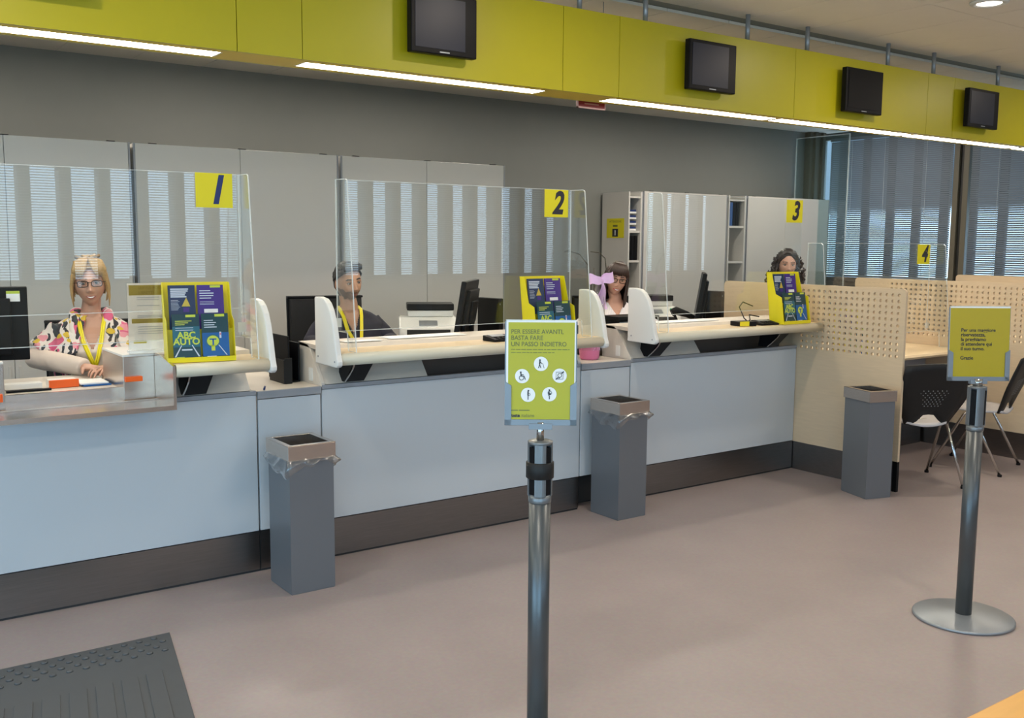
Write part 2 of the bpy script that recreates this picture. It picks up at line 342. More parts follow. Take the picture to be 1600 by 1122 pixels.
MB(REDS).box(-.11, .11, -.006, .006, .005, .10).build('face', t); fb = MB(mat('pale_pink_frame', (.6, .35, .33), .4)).box(-.118, .118, -.008, .008, -.003, .005).box(-.118, -.11, -.008, .008, -.003, .1).box(.11, .118, -.008, .008, -.003, .1).box(-.118, .118, -.008, .008, .1, .108)
fb.build('frame', t); MB(mat('faded_red_text', (.45, .2, .15), .4)).box(-.085, .085, -.0068, -.006, .045, .06).box(-.06, .06, -.0068, -.006, .022, .030).build('lettering', t)
MB(LGREYM).cyl((-.09, 0, .108), (-.09, 0, 3.14 - 2.462), .003, n=6).cyl((.09, 0, .108), (.09, 0, 3.14 - 2.462), .003, n=6).build('hanging_wire', t)

# ceiling downlights
DL = mat('downlight_lens', (0.9, 0.9, 0.9), 0.3, emit=(1.0, 0.90, 0.76), estr=9)
i = 0
for x in (-2.26, 0.57, 3.40, 6.24, 9.07):
    for y in (-0.96, -3.2, -5.4):
        vis = (x == 6.24 and y == -.96)
        t = thing('ceiling_downlight', 'round recessed ceiling downlight at the top right of the photo' if vis else 'round recessed downlight in the ceiling, outside the photo', 'light', (x, y, 3.14), 0, None if vis else 'ceiling downlights')
        MB(WHITEP).lathe([(.075, -.002), (.085, -.016), (.112, -.012), (.118, -.001)]).build('trim_ring', t)
        MB(DL).lathe([(.001, -.012), (.074, -.010), (.076, -.004)]).build('lens', t)
        arealight('downlight_lamp', (x, y, 3.10), .14, .14, 16, (1, .86, .70), (0, 0, 0), shape='DISK')
for x in (0.9, 3.0, 5.0, 7.6, 10.0):  # added, unseen fill lights that brighten the cabinets and back wall
    t = thing("fill_light_panel", "unseen rectangular fill light added over the staff side", "light", (x, 2.9, 3.14), 0, "added staff side fill lights")
    MB(WHITEP).box(-.32, .32, -.17, .17, -.03, 0).m(DL).box(-.28, .28, -.13, .13, -.032, -.03).build("housing", t)
    arealight("staff_fill_lamp", (x, 2.9, 3.09), .5, .2, 27, (1, .90, .78), (0, 0, 0))
#%%
# ------------------------------------------------------------------ counters
X1, X2, X3, X4, X5 = 0.02, 2.053, 4.115, 5.72, 7.37
LEDGE = [(-.205, 1.008), (-.228, 1.018), (-.236, 1.036), (-.230, 1.056), (-.214, 1.066), (.02, 1.066), (.02, 1.045), (-.15, 1.040), (-.17, 1.008)]
FIN = [(.005, 1.004), (.005, 1.33), (-.05, 1.332), (-.10, 1.325), (-.135, 1.305), (-.165, 1.27), (-.19, 1.22), (-.213, 1.14), (-.232, 1.06), (-.245, 1.03), (-.243, 1.012), (-.225, 1.002)]
CHEEK = [(0, .90), (.135, 1.065), (.16, 1.082), (.27, 1.088), (.27, .88), (0, .88)]
def bracket(t, x):
    b = MB(BLACK).prism([(-.03, .90), (-.145, 1.01), (.03, 1.01), (.05, .90)], 'x', x - .055, x + .05)
    b.m(CHROME).prism([(-.035, .90), (-.075, .93), (-.125, .975), (-.150, 1.01), (-.142, 1.01), (-.115, .97), (-.068, .935), (-.028, .90)], 'x', x - .062, x - .054)
    b.build('bracket', t, .004)
def counter(X0, X1_, label, tray=None, fins=(1, 1), ledge=None):
    t = thing('service_counter', label, 'counter', (X0, 0, 0)); W = X1_ - X0
    def fp(a, b, top): 
        MB(PANEL).box(a + .003, b - .003, 0, .02, .205, top - .022).build('front_panel', t, .002)
        MB(GREYTRIM).box(a + .003, b - .003, -.003, .03, top - .02, top).build('edge_trim', t, .001)
    if tray: a, b = tray[0] - X0, tray[1] - X0
    fp(0, W, .89)
    kk = MB(KICK).box(.002, W - .002, .004, .02, .012, .2).m(DGREY).box(0, W, .012, .05, 0, .206); kk.build('kick_plate', t)
    MB(INFILL).box(0, W, .02, .05, .21, .82).box(0, .02, .05, .75, .22, .87).box(W - .02, W, .05, .75, .22, .87).box(.02, W - .02, .72, .74, .5, .9).build('carcass', t)
    WL = W - .02
    spans = [(0, WL)] if not tray else [(0, a - .015), (b + .015, WL)]
    for (p, q) in spans:
        q2 = q
        lo = MB(WOODX).prism(LEDGE[3:7] + [(.02, 1.045), (-.15, 1.045), (-.228, 1.045)], 'x', p, q2)
        lo.m(BEIGE).prism([(-.205, 1.008), (-.228, 1.018), (-.2365, 1.036), (-.2305, 1.0562), (-.216, 1.0665), (-.205, 1.0665), (-.205, 1.043), (.015, 1.043), (.015, 1.03), (-.15, 1.026), (-.17, 1.008)], 'x', p, q2, True)
        lo.build('shelf', t)
        MB(INFILL).prism([(.02, 1.066), (.03, 1.085), (.27, 1.088), (.27, 1.07), (.02, 1.062)], 'x', p, q).build('upper_deck', t)
        MB(WOOD).box(p, q, .27, .74, .93, .955).build('desk_top', t)
        L = min(q - p, .62) if p == 0 and not tray else q - p
        MB(INFILL).prism([(0, .893), (.135, 1.062), (.15, 1.055), (.02, .888)], 'x', p + .01, p + L - .01).build('slope_board', t)
        if L < q - p: MB(mat('recess_shade_brown', (.085, .06, .045), .5)).box(p + L, q, .14, .16, .86, 1.062).box(p + L, q, .02, .14, .86, .87).build('recess', t)  # dark brown boards carry the shade of the open space under the shelf
    if tray:
        MB(STEEL).box(a, b, -.225, .16, .878, .888).box(a, b, -.229, -.225, .872, .892).build('tray', t)
        MB(STEEL).box(a + .12, b - .135, .15, .17, .888, .935).build('tray_riser', t)
        MB(INFILL).box(a + .12, b - .135, .17, .70, .905, .935).build('desk_top', t)
        for (s, c0, c1) in ((0, a, a + .12), (1, b - .135, b)):
            MB(STEEL).box(c0, c1, .05, .42, .888, 1.082).m(WHITEP).box(c0 - .002, c1, .048, .422, 1.082, 1.092).build('steel_column', t, .002)
            xs_ = (a - .012, a) if s == 0 else (b, b + .012)
            MB(STEEL).prism([(-.229, .872), (-.229, 1.062), (-.04, 1.092), (.42, 1.092), (.42, .872)], 'x', *xs_).build('side_plate', t)
    else:
        for xx in (0, W - .02):
            if xx and X0 == X3: continue
            MB(INFILL).prism(CHEEK, 'x', xx, xx + .02).build('cheek', t, .002)
            if not xx: MB(WHITEP).box(-.006, 0, .10, .135, .90, .965).build('switch_plate', t)
    if fins[0]: f = MB(WHITEP).prism(FIN, 'x', -.028, .002).build('side_fin', t, .006); MB(GREYTRIM).cyl((-.030, -.215, 1.03), (-.027, -.215, 1.03), .005, n=8).cyl((-.030, -.03, 1.04), (-.027, -.03, 1.04), .005, n=8).build('screw', f)
    if fins[1]: f = MB(WHITEP).prism(FIN, 'x', W - .022, W + .008).build('side_fin', t, .006)
    if not tray: bracket(t, .17)
    bracket(t, W - .30)
    return t
counter(X1, 1.719, 'left counter with stainless steel service tray set into its top', tray=(.53, 1.262), fins=(0, 1))
counter(X2, 3.717, 'middle counter with white fins at both ends, behind the green yellow sign', fins=(1, 1))
counter(X3, X4 - .022, 'right counter running up to the perforated wooden partition', fins=(1, 0))
def infill(a, b, label, km=None):
    t = thing('counter_infill', label, 'counter', (a, 0, 0)); W = b - a
    MB(INFILL).box(0, W, .01, .74, .862, .885).m(GREYTRIM).box(0, W, -.008, .01, .850, .886).build('top', t, .001)
    MB(PANEL).box(.003, W - .003, 0, .02, .205, .845).build('front_panel', t, .002)
    MB(km or KICK).box(.002, W - .002, .004 if not km else .10, .02 if not km else .12, .012, .2).m(DGREY).box(0, W, .012 if not km else .12, .15, 0, .206).build('kick_plate', t)
    return t
infill(1.722, 2.05, 'narrow lower counter section behind the leftmost waste bin')
t = infill(3.72, 4.11, 'narrow lower counter section behind the middle waste bin', DGREY)  # its kick is a near-black set-back board for the shade in an open gap

# acrylic protective screens
def guard(x0, x1, z0, z1, label, ledge=1.067, rets=(1, 1), y=0.0):
    t = thing('protective_screen', label, 'protective screen', (x0, y, ledge), 0); W = x1 - x0; h0, h1 = z0 - ledge, z1 - ledge
    MB(ACR).box(0, W, 0, .005, h0, h1).build('pane', t)
    e = MB(EDGE).box(0, W, -.001, .006, h0 - .003, h0).box(0, W, 0, .005, h1, h1 + .002)
    e.build('polished_edge', t)
    for i, r_ in enumerate(rets):
        if not r_: continue
        xx = 0 if i == 0 else W
        poly = [(0, h0), (0, h1), (-.11, h1 - .002), (-.125, h1 - .012), (-.205, 0.0), (-.12, 0), (-.11, h0)]
        r = MB(ACR).prism(poly, 'x', xx - .0025, xx + .0025).build('side_return', t)
        e = MB(EDGE)
        P = [(-.125, h1 - .012), (-.205, 0.0)]
        for (p, q) in zip(poly, poly[1:] + poly[:1]):
            d = Vector((q[0] - p[0], q[1] - p[1])); n = Vector((d.y, -d.x)).normalized() * .0012
            e.prism([(p[0] - n.x, p[1] - n.y), (p[0] + n.x, p[1] + n.y), (q[0] + n.x, q[1] + n.y), (q[0] - n.x, q[1] - n.y)], 'x', xx - .0027, xx + .0027)
        e.build('polished_edge', r)
        MB(EDGE).box(xx - .02, xx + .02, -.006, -.002, h0 + .02, h0 + .065).build('clip', t)
    return t
g1 = guard(-.33, 1.655, 1.155, 1.90, 'clear acrylic screen in front of the blonde woman, above the steel tray', rets=(1, 1))
MB(EDGE).box(0, 1.98, -.004, -.001, .218, .2205).build('score_line', g1)
guard(2.145, 3.625, 1.155, 1.90, 'clear acrylic screen in front of the bearded man at the middle counter')
guard(4.23, 5.70, 1.155, 1.905, 'clear acrylic screen on the right counter, ending at the perforated partition', rets=(1, 0))
guard(5.78, 7.30, .80 + .12, 1.61, 'low clear acrylic screen on the ash desk between the partitions', ledge=.80)

def number(n, x, z, w_=.17, h=.155):
    L = {'1': 'yellow square sign with a blue number one, above the left counter', '2': 'yellow square sign reading two, above the middle counter left of the flower stems', '3': 'yellow square sign reading three, above the curly haired person', '4': 'small yellow square sign reading four, in front of the window blinds'}[n]
    t = thing('number_sign', L, 'sign', (x, -.004, z))
    MB(YPAPER).box(0, w_, -.0015, 0, 0, h).build('card', t)
    MB(NAVY if n == '1' else INK).text(n, w_ / 2 + .008, .022, .176, -.002, shear=.25, bold=.006, align='CENTER', sx=.85).build('numeral', t)
number('1', 1.455, 1.748); number('2', 3.43, 1.745); number('3', 5.525, 1.75); number('4', 7.115, 1.452)

# perforated partitions
def perforated(X, ya, yb, zt, holes_y, holes_z, label, rows=11, pit=(.044, .0395), r=.0115, th=.02, kick=True):
    t = thing('perforated_partition', label, 'partition', (X, 0, 0)); b = MB(WOOD)
    y0, ncol = holes_y; z1 = holes_z; py, pz = pit
    hy0, hy1 = y0 - py / 2, y0 + (ncol - .5) * py; hz1, hz0 = z1 + pz / 2, z1 - (rows - .5) * pz
    rc = .03; zb = .2 if kick else 0
    # solid surround
    tl = [(yb - rc + rc * math.sin(a), zt - rc + rc * math.cos(a)) for a in [R(90) * i / 6 for i in range(7)]]
    b.prism([(hy1, zb), (hy1, zt)] + tl + [(yb, zb)], 'x', 0, th)
    tr_ = [(ya + rc - rc * math.cos(a), zt - rc + rc * math.sin(a)) for a in [R(90) * i / 6 for i in range(7)]]
    b.prism([(ya, zb)] + tr_ + [(hy0, zt), (hy0, zb)], 'x', 0, th)
    b.box(0, th, hy0, hy1, hz1, zt).box(0, th, hy0, hy1, zb, hz0)
    N = 16
    for i in range(ncol):
        for j in range(rows):
            cy, cz = y0 + i * py, z1 - j * pz; O = []; I = []
            for k in range(N):
                a = 2 * math.pi * (k + .5) / N; c, s_ = math.cos(a), math.sin(a); m_ = max(abs(c), abs(s_))
                O.append((cy + c / m_ * py / 2, cz + s_ / m_ * pz / 2)); I.append((cy + r * c, cz + r * s_))
            # use exact corners
            for k in (1, 5, 9, 13):
                a = 2 * math.pi * (k + 1) / N; O[k] = (cy + math.copysign(py / 2, math.cos(R(45) + (k - 1) / 4 * R(90))), cz + math.copysign(pz / 2, math.sin(R(45) + (k - 1) / 4 * R(90))))
            V = [(0, *p) for p in O] + [(0, *p) for p in I] + [(th, *p) for p in O] + [(th, *p) for p in I]; F = []
            for k in range(N):
                q = (k + 1) % N; F += [(k, q, N + q, N + k), (2 * N + k, 3 * N + k, 3 * N + q, 2 * N + q), (N + k, N + q, 3 * N + q, 3 * N + k)]
            b.add(V, F)
    b.build('perforated_board', t)
    if kick: MB(KICK).box(.003, th - .003, ya + .03, yb, .0, .2).m(BLACK).box(-.002, th + .002, ya, ya + .03, 0, .2).build('kick_plate', t)
    return t
perforated(5.70, -.835, .70, 1.322, (-.785, 18), 1.28, 'perforated ash partition at the end of counter 3, behind the right waste bin')
perforated(7.37, -.95, .73, 1.322, (-.90, 30), 1.28, 'perforated ash partition behind the right-hand sign stand and black chairs')
perforated(9.02, -.95, .78, 1.322, (-.90, 18), 1.28, 'farthest perforated ash partition, against the window blinds')

# desk of position 4 and the one beyond
def desk(X0, X1_, label):
    t = thing('consultation_desk', label, 'desk', (X0, 0, 0)); W = X1_ - X0
    MB(WOODX).prism([(-.36, .770), (-.372, .785), (-.36, .80), (.60, .80), (.60, .765), (-.34, .765)], 'x', .0, W).build('desk_top', t)
    MB(mat('grey_modesty_panel', (.30, .30, .31), .5)).box(.02, W - .02, .02, .04, .20, .765).build('modesty_panel', t)
    MB(KICK).box(.02, W - .02, .03, .05, 0, .2).build('kick_plate', t)
    MB(INFILL).box(W - .50, W - .02, .05, .55, .0, .765).build('drawer_pedestal', t)
desk(5.722, 7.368, 'low ash desk between the first two perforated partitions')
desk(7.392, 9.018, 'low ash desk beyond the second perforated partition')
MB(DARKG)

# ------------------------------------------------------------------ cabinets behind the staff
def cabinet(x0, x1, y, z1, label, seam=True, lean=0, zb=.22, grp=None):
    t = thing('storage_cabinet', label, 'cabinet', (x0, y, zb), 0, grp); W = x1 - x0; h = z1 - zb
    MB(CAB).box(0, W, .02, .45, 0, h - .004).build('body', t, .002)
    n = 2 if seam else 1; sx_ = seam if isinstance(seam, float) else W / 2
    for (a, b_) in ([(.012, sx_ - .0015), (sx_ + .0015, W - .012)] if seam else [(.012, W - .012)]):
        d = MB(CAB).box(a, b_, 0, .018, .06, h - .002).build('door', t, .002)
        hx = b_ - .035 if a < .1 and seam else a + .02
        MB(CAB).box(hx, hx + .012, -.006, -.0, .50, .60).build('finger_pull', d)
    MB(GREYTRIM).box(0, .011, -.002, .02, 0, h).box(W - .011, W, -.002, .02, 0, h).box(0, W, .01, .02, 0, .06).build('frame', t)
    hn = MB(DARKG)
    for xx in (.1, W / 2 - .02, W - .14): hn.box(xx, xx + .05, .0, .02, h - .002, h + .004)
    hn.build('hinge', t)
G = 'tall white cabinets behind the counters'
cabinet(-1.19, .275, 2.2, 2.222, 'tall white cabinet beyond the photo\'s left edge')
cabinet(.29, 1.755, 2.2, 2.222, 'tall white cabinet behind the blonde woman in the floral scarf, leftmost in view')
cabinet(1.775, 3.22, 2.2, 2.222, 'tall white double cabinet seen through the number 1 sign\'s screen', .709)
cabinet(3.24, 4.705, 2.2, 2.222, 'tall white cabinet behind the bearded man\'s desk, left of the grey wall gap', .727)
cabinet(7.93, 9.33, 4.0, 2.20, 'tall white cabinet on the back wall behind counter 3\'s monitor', .47, zb=.22)
cabinet(9.70, 11.33, 4.0, 2.20, 'tall white cabinet under the number 3 sign, at the room corner', .74, zb=.0)
def openshelf(x0, x1, y, z1, label, shelves):
    t = thing('open_shelf_unit', label, 'shelf unit', (x0, y, .0)); W = x1 - x0
    MB(CAB).box(0, .02, 0, .46, 0, z1).box(W - .02, W, 0, .46, 0, z1).box(.02, W - .02, .44, .46, 0, z1).box(.02, W - .02, .01, .44, z1 - .07, z1 - .05).build('body', t, .001)
    MB(GREYTRIM).box(W, W + .018, 0, .46, 0, z1 + .004).build('end_frame', t)
    for z in shelves: MB(CAB).box(.02, W - .02, .01, .44, z, z + .025).build('shelf', t)
    return t
openshelf(7.70, 7.905, 4.0, 2.185, 'narrow open shelf unit whose side carries the yellow notice', (.5, 1.0, 1.38, 1.72))
openshelf(9.36, 9.67, 4.0, 2.20, 'narrow open shelf unit between two white cabinets behind the monitor', (.5, 1.0, 1.36, 1.80))
for k, z in enumerate((1.80, 1.865, 1.93, 1.995)):
    o = MB(WHITE).box(-.065, .065, -.15, .15, 0.002, .022).m(NAVY).box(-.068, .068, -.14, .15, .022, .045).build('paper_tray', loc=(7.80, 4.2, z - .055 + .0)); tag(o, 'stacked letter tray on the open shelf beside the yellow notice, %s' % ('lowest of four', 'second from bottom', 'third from bottom', 'topmost')[k], 'tray', 'letter trays on the narrow shelf')
for k in range(3):
    o = MB(BLACK if k else mat('blue_binder', (.03, .1, .3), .5)).box(-.025, .025, -.14, .14, 0, .29).build('ring_binder', loc=(9.44 + .058 * k, 4.17, 1.826), bev=.003)
    tag(o, ('blue ring binder on the upper open shelf between cabinets', 'black ring binder in the middle of the upper open shelf', 'black ring binder at the right of the upper open shelf')[k], 'binder', 'ring binders on the open shelf')
for k in range(3):
    o = MB(BLACK).box(-.022, .022, -.14, .14, 0, .28).build('ring_binder', loc=(7.75 + .05 * k, 4.17, 1.406), bev=.003)
    tag(o, 'black ring binder on the shelf beside the yellow notice, %s' % ('leftmost', 'middle', 'rightmost')[k], 'binder', 'black binders beside the notice')
t = thing('notice', 'yellow notice taped to the side of the open shelf unit', 'notice', (7.697, 4.22, 1.66), R(-90))
MB(YPAPER).box(-.15, .15, -.002, 0, 0, .225).build('sheet', t)
MB(GINK).text('ATTENZIONE', 0, .178, .034, -.0025, align='CENTER').box(-.04, .04, -.003, -.002, .128, .150).build('lettering', t)
MB(INK).box(-.05, .05, -.003, -.002, .015, .105).m(WHITE).box(-.008, .008, -.0035, -.003, .03, .09).build('picture', t)
#%%
# ------------------------------------------------------------------ waste bins
def bin_(x, y, rz, label, w_=.215, d_=.245, h=.625, bag=True):
    t = thing('waste_bin', label, 'waste bin', (x, y, 0), rz, None); a, b = w_ / 2, d_ / 2
    s = MB(GREYM).box(-a, a, -b, -b + .006, .004, h).box(-a, a, b - .006, b, .004, h).box(-a, -a + .006, -b + .006, b - .006, .004, h).box(a - .006, a, -b + .006, b - .006, .004, h).box(-a + .002, a - .002, -b + .002, b - .002, .0, .004).m(DGREY).box(-a + .007, a - .007, -b + .007, b - .007, .35, .36)
    s.build('body', t)
    k = MB(STEEL); e = .008
    z0, z1 = h - .005, h + .062
    k.box(-a - e, a + e, -b - e, -b - e + .004, z0, z1).box(-a - e, a + e, b + e - .004, b + e, z0, z1).box(-a - e, -a - e + .004, -b - e + .004, b + e - .004, z0, z1).box(a + e - .004, a + e, -b - e + .004, b + e - .004, z0, z1)
    for (x0, x1, y0, y1) in ((-a - e, a + e, -b - e, -b + .016), (-a - e, a + e, b - .016, b + e), (-a - e, -a + .016, -b + .016, b - .016), (a - .016, a + e, -b + .016, b - .016)): k.box(x0, x1, y0, y1, z1, z1 + .003)
    k.build('rim', t, .001)
    if bag:
        random.seed(int(x * 100)); V = []; F = []; n = 48; m_ = 7
        for j in range(m_):
            f = j / (m_ - 1)
            for i in range(n):
                u = 2 * math.pi * i / n; c, s_ = math.cos(u), math.sin(u); q = max(abs(c), abs(s_)); px, py = c / q * (a + .006), s_ / q * (b + .006)
                sag = .055 + .03 * math.sin(u * 2 + 1) + .012 * math.sin(u * 7); wob = .018 * math.sin(math.pi * f) * (1 + .6 * math.sin(u * 9 + j)) + .004 * random.random()
                L = math.hypot(px, py); V.append((px * (1 + wob / L), py * (1 + wob / L), h - f * sag + .003 * math.sin(u * 13)))
        for j in range(m_ - 1):
            for i in range(n): F.append((j * n + i, j * n + (i + 1) % n, (j + 1) * n + (i + 1) % n, (j + 1) * n + i))
        b_ = MB(BAG); b_.add(V, F, True); b_.build('liner_bag', t)
bin_(1.818, -.275, 0, 'grey square waste bin with clear liner, leftmost, by the lower counter section')
bin_(3.858, -.195, 0, 'grey square waste bin with clear liner overhanging, middle one behind the sign stand')
bin_(5.500, -.745, R(-17), 'grey square waste bin without visible bag, against the perforated partition', w_=.19, bag=False)

# ------------------------------------------------------------------ sign stands
def icon(b, k, cx, cz, s):
    def seg(x0, z0, x1, z1, w_=.10):
        d = Vector((x1 - x0, z1 - z0)); n = Vector((-d.y, d.x)).normalized() * w_ / 2
        b.add([(cx + s * (x + ox), -.0042, cz + s * (z + oz)) for x, z, ox, oz in ((x0, z0, n.x, n.y), (x1, z1, n.x, n.y), (x1, z1, -n.x, -n.y), (x0, z0, -n.x, -n.y))], [(0, 1, 2, 3)])
    def dot(x, z, r, hole=0):
        n = 14; P = [(cx + s * (x + r * math.cos(2 * math.pi * i / n)), -.0043, cz + s * (z + r * math.sin(2 * math.pi * i / n))) for i in range(n)]
        if not hole: b.add(P, [list(range(n))])
        else:
            Q = [(cx + s * (x + (r - hole) * math.cos(2 * math.pi * i / n)), -.0043, cz + s * (z + (r - hole) * math.sin(2 * math.pi * i / n))) for i in range(n)]
            b.add(P + Q, [(i, (i + 1) % n, n + (i + 1) % n, n + i) for i in range(n)])
    if k == 0: dot(-.15, .55, .12); seg(-.15, .45, -.2, -.05, .18); seg(-.2, -.05, -.35, -.6); seg(-.2, -.05, .0, -.6); seg(-.15, .3, .2, .0); seg(.25, .05, .45, -.6, .06)
    if k == 1: dot(-.2, .55, .12); seg(-.2, .45, -.15, -.05, .15); dot(-.1, -.25, .36, .08); seg(-.15, .0, .3, .0); seg(.3, .0, .45, -.5); seg(-.18, .25, .2, .2)
    if k == 2:
        for (p, q) in (((-.5, -.5), (.5, -.5)), ((.5, -.5), (.5, .5)), ((.5, .5), (-.5, .5)), ((-.5, .5), (-.5, -.5))): seg(*p, *q, .05)
        dot(.02, .05, .32, .08); seg(.0, -.2, -.1, -.42, .12); seg(-.55, -.55, -.2, -.25, .14); seg(.25, .3, .6, .6, .16)
    if k == 3: dot(.05, .6, .12); seg(.0, .5, .0, -.1, .2); dot(.12, .05, .2, .06); seg(.0, -.1, .0, -.7, .12)
    if k == 4: dot(-.02, .6, .13); dot(.05, .2, .3, .07); dot(.1, .05, .13); seg(-.05, .4, -.08, -.2, .16); seg(-.02, -.2, .0, -.7, .12)
def stand(x, y, rz, label, w_, z0, h, big, base_r=.205, rod=.045):
    t = thing('sign_stand', label, 'sign stand', (x, y, 0), 0)
    MB(LGREYM).lathe([(base_r - .004, 0), (base_r, .003), (base_r, .010), (base_r - .006, .014), (.05, .020), (.036, .022)], n=48).build('base_plate', t)
    top = z0 - rod
    p = MB(POSTM).lathe([(.033, .02), (.033, top - .19)], n=32); p.build('post', t)
    hd = MB(mat('belt_head_grey', (.20, .215, .225), .35, .6))
    # belt head : four quarter staves with dark slots
    hd.lathe([(.034, top - .19), (.035, top - .188), (.035, top - .165), (.024, top - .165)], n=32)
    hd.lathe([(.024, top - .165), (.024, top - .012)], n=24)
    for q in range(4):
        a0 = q * R(90) + R(63) + rz; pts = []
        for i in range(7): a = a0 + R(54) * i / 6; pts.append((.038 * math.cos(a), .038 * math.sin(a)))
        for i in range(6, -1, -1): a = a0 + R(54) * i / 6; pts.append((.026 * math.cos(a), .026 * math.sin(a)))
        hd.prism(pts, 'z', top - .168, top - .010)
    hd.lathe([(.036, top - .012), (.038, top - .008), (.038, top - .003), (.030, top)], n=32)
    hd.build('belt_head', t)
    sl = MB(BLACK)
    for q in range(4):
        a = q * R(90) + R(45) + rz; c, s_ = math.cos(a), math.sin(a)
        M_ = Matrix.Translation((c * .030, s_ * .030, top - .088)) @ Matrix.Rotation(a, 4, 'Z'); sl.T = M_; sl.box(-.006, .006, -.009, .009, -.075, .07)
    sl.T = None; sl.build('slot_insert', t)
    if big: MB(DARKG).lathe([(.040, top - .115), (.0425, top - .113), (.0425, top - .067), (.040, top - .065)], n=32).build('rubber_band', t)
    MB(CHROME).cyl((0, 0, top - .002), (0, 0, z0 + .01), .0115 if big else .02, n=14).build('rod', t)
    f = MB(mat('holder_grey', (.22, .25, .28), .4, .3)); old = Matrix.Rotation(rz, 4, 'Z') @ Matrix.Rotation(R(-3), 4, 'X'); f.T = Matrix.Translation((0, 0, z0)) @ old
    hw = w_ / 2
    f.box(-.035, .035, -.012, .012, -.012, .006).box(-hw, hw, .002, .006, 0, h - .003)
    for sgn in (-1, 1): f.prism([(sgn * hw, 0), (sgn * hw, h * .42), (sgn * (hw - .020), h * .38), (sgn * (hw - .020), 0)], 'y', -.007, .003)
    f.prism([(-hw, 0), (hw, 0), (hw, .018), (-hw, .018)], 'y', -.007, .003)
    f.build('sign_holder', t, .0008)
    T = f.T
    s_ = MB(WHITE); s_.T = T; s_.box(-hw + .004, hw - .004, -.0015, .0018, .008, h); s_.m(YSHEET if big else YSHEET2).box(-hw + (.010 if big else .004), hw - (.008 if big else .004), -.0022, -.0014, .010, h - .006); s_.m(EDGE).box(-hw + .002, hw - .002, -.004, .003, h, h + .002); sh = s_.build('poster', t)
    i_ = MB(GINK if big else INK); i_.T = T
    if big:
        i_.text('PER ESSERE AVANTI,\nBASTA FARE\nUN PASSO INDIETRO', -hw + .018, h - .040, .0190, -.0026, bold=.0002, space=.98, sx=.92)
        for k, (a_, b_) in enumerate(((0, .175), (0, .13))): 
            x_ = a_
            random.seed(k + 5)
            while x_ < b_: L = random.uniform(.006, .016); i_.box(-hw + .018 + x_, -hw + .018 + min(x_ + L, b_), -.003, -.0022, h - .0880 - k * .009, h - .0862 - k * .009); x_ += L + .0025
        i_.box(-hw + .014, -hw + .040, -.003, -.0022, .044, .0465).box(-hw + .043, -hw + .075, -.003, -.0022, .044, .0465); i_.m(INK).text('Poste', -hw + .014, .025, .014, -.0026, bold=.0006); i_.m(GINK).text('italiane', -hw + .050, .025, .014, -.0026)
        i_.build('lettering', t)
        C_ = [(.0, .185), (-.056, .148), (.056, .150), (-.038, .092), (.026, .094)]
        for k, (cx, cz) in enumerate(C_):
            c = MB(WHITE); c.T = T; n = 28; c.add([(cx + .0215 * math.cos(2 * math.pi * i / n), -.0032, cz + .0215 * math.sin(2 * math.pi * i / n)) for i in range(n)], [list(range(n))])
            c.m(INK); icon(c, k, cx, cz, .021); c.build('pictogram', t)
    else:
        i_.text('Per una maggiore\nriservatezza,\nla preghiamo\ndi attendere qui\nil suo turno.\n\nGrazie', -hw + .050, h - .105, .0205, -.0026, bold=.0004, space=.95); i_.build('lettering', t)
stand(1.772, -2.165, R(-35.5), 'slim grey sign stand in the centre, holding a yellow green poster with five round pictograms', .216, 1.055, .315, True)
stand(3.99, -2.285, R(-35.7), 'grey sign stand on a round base at the right, holding a plain yellow text sheet', .258, 1.035, .312, False, rod=.02)

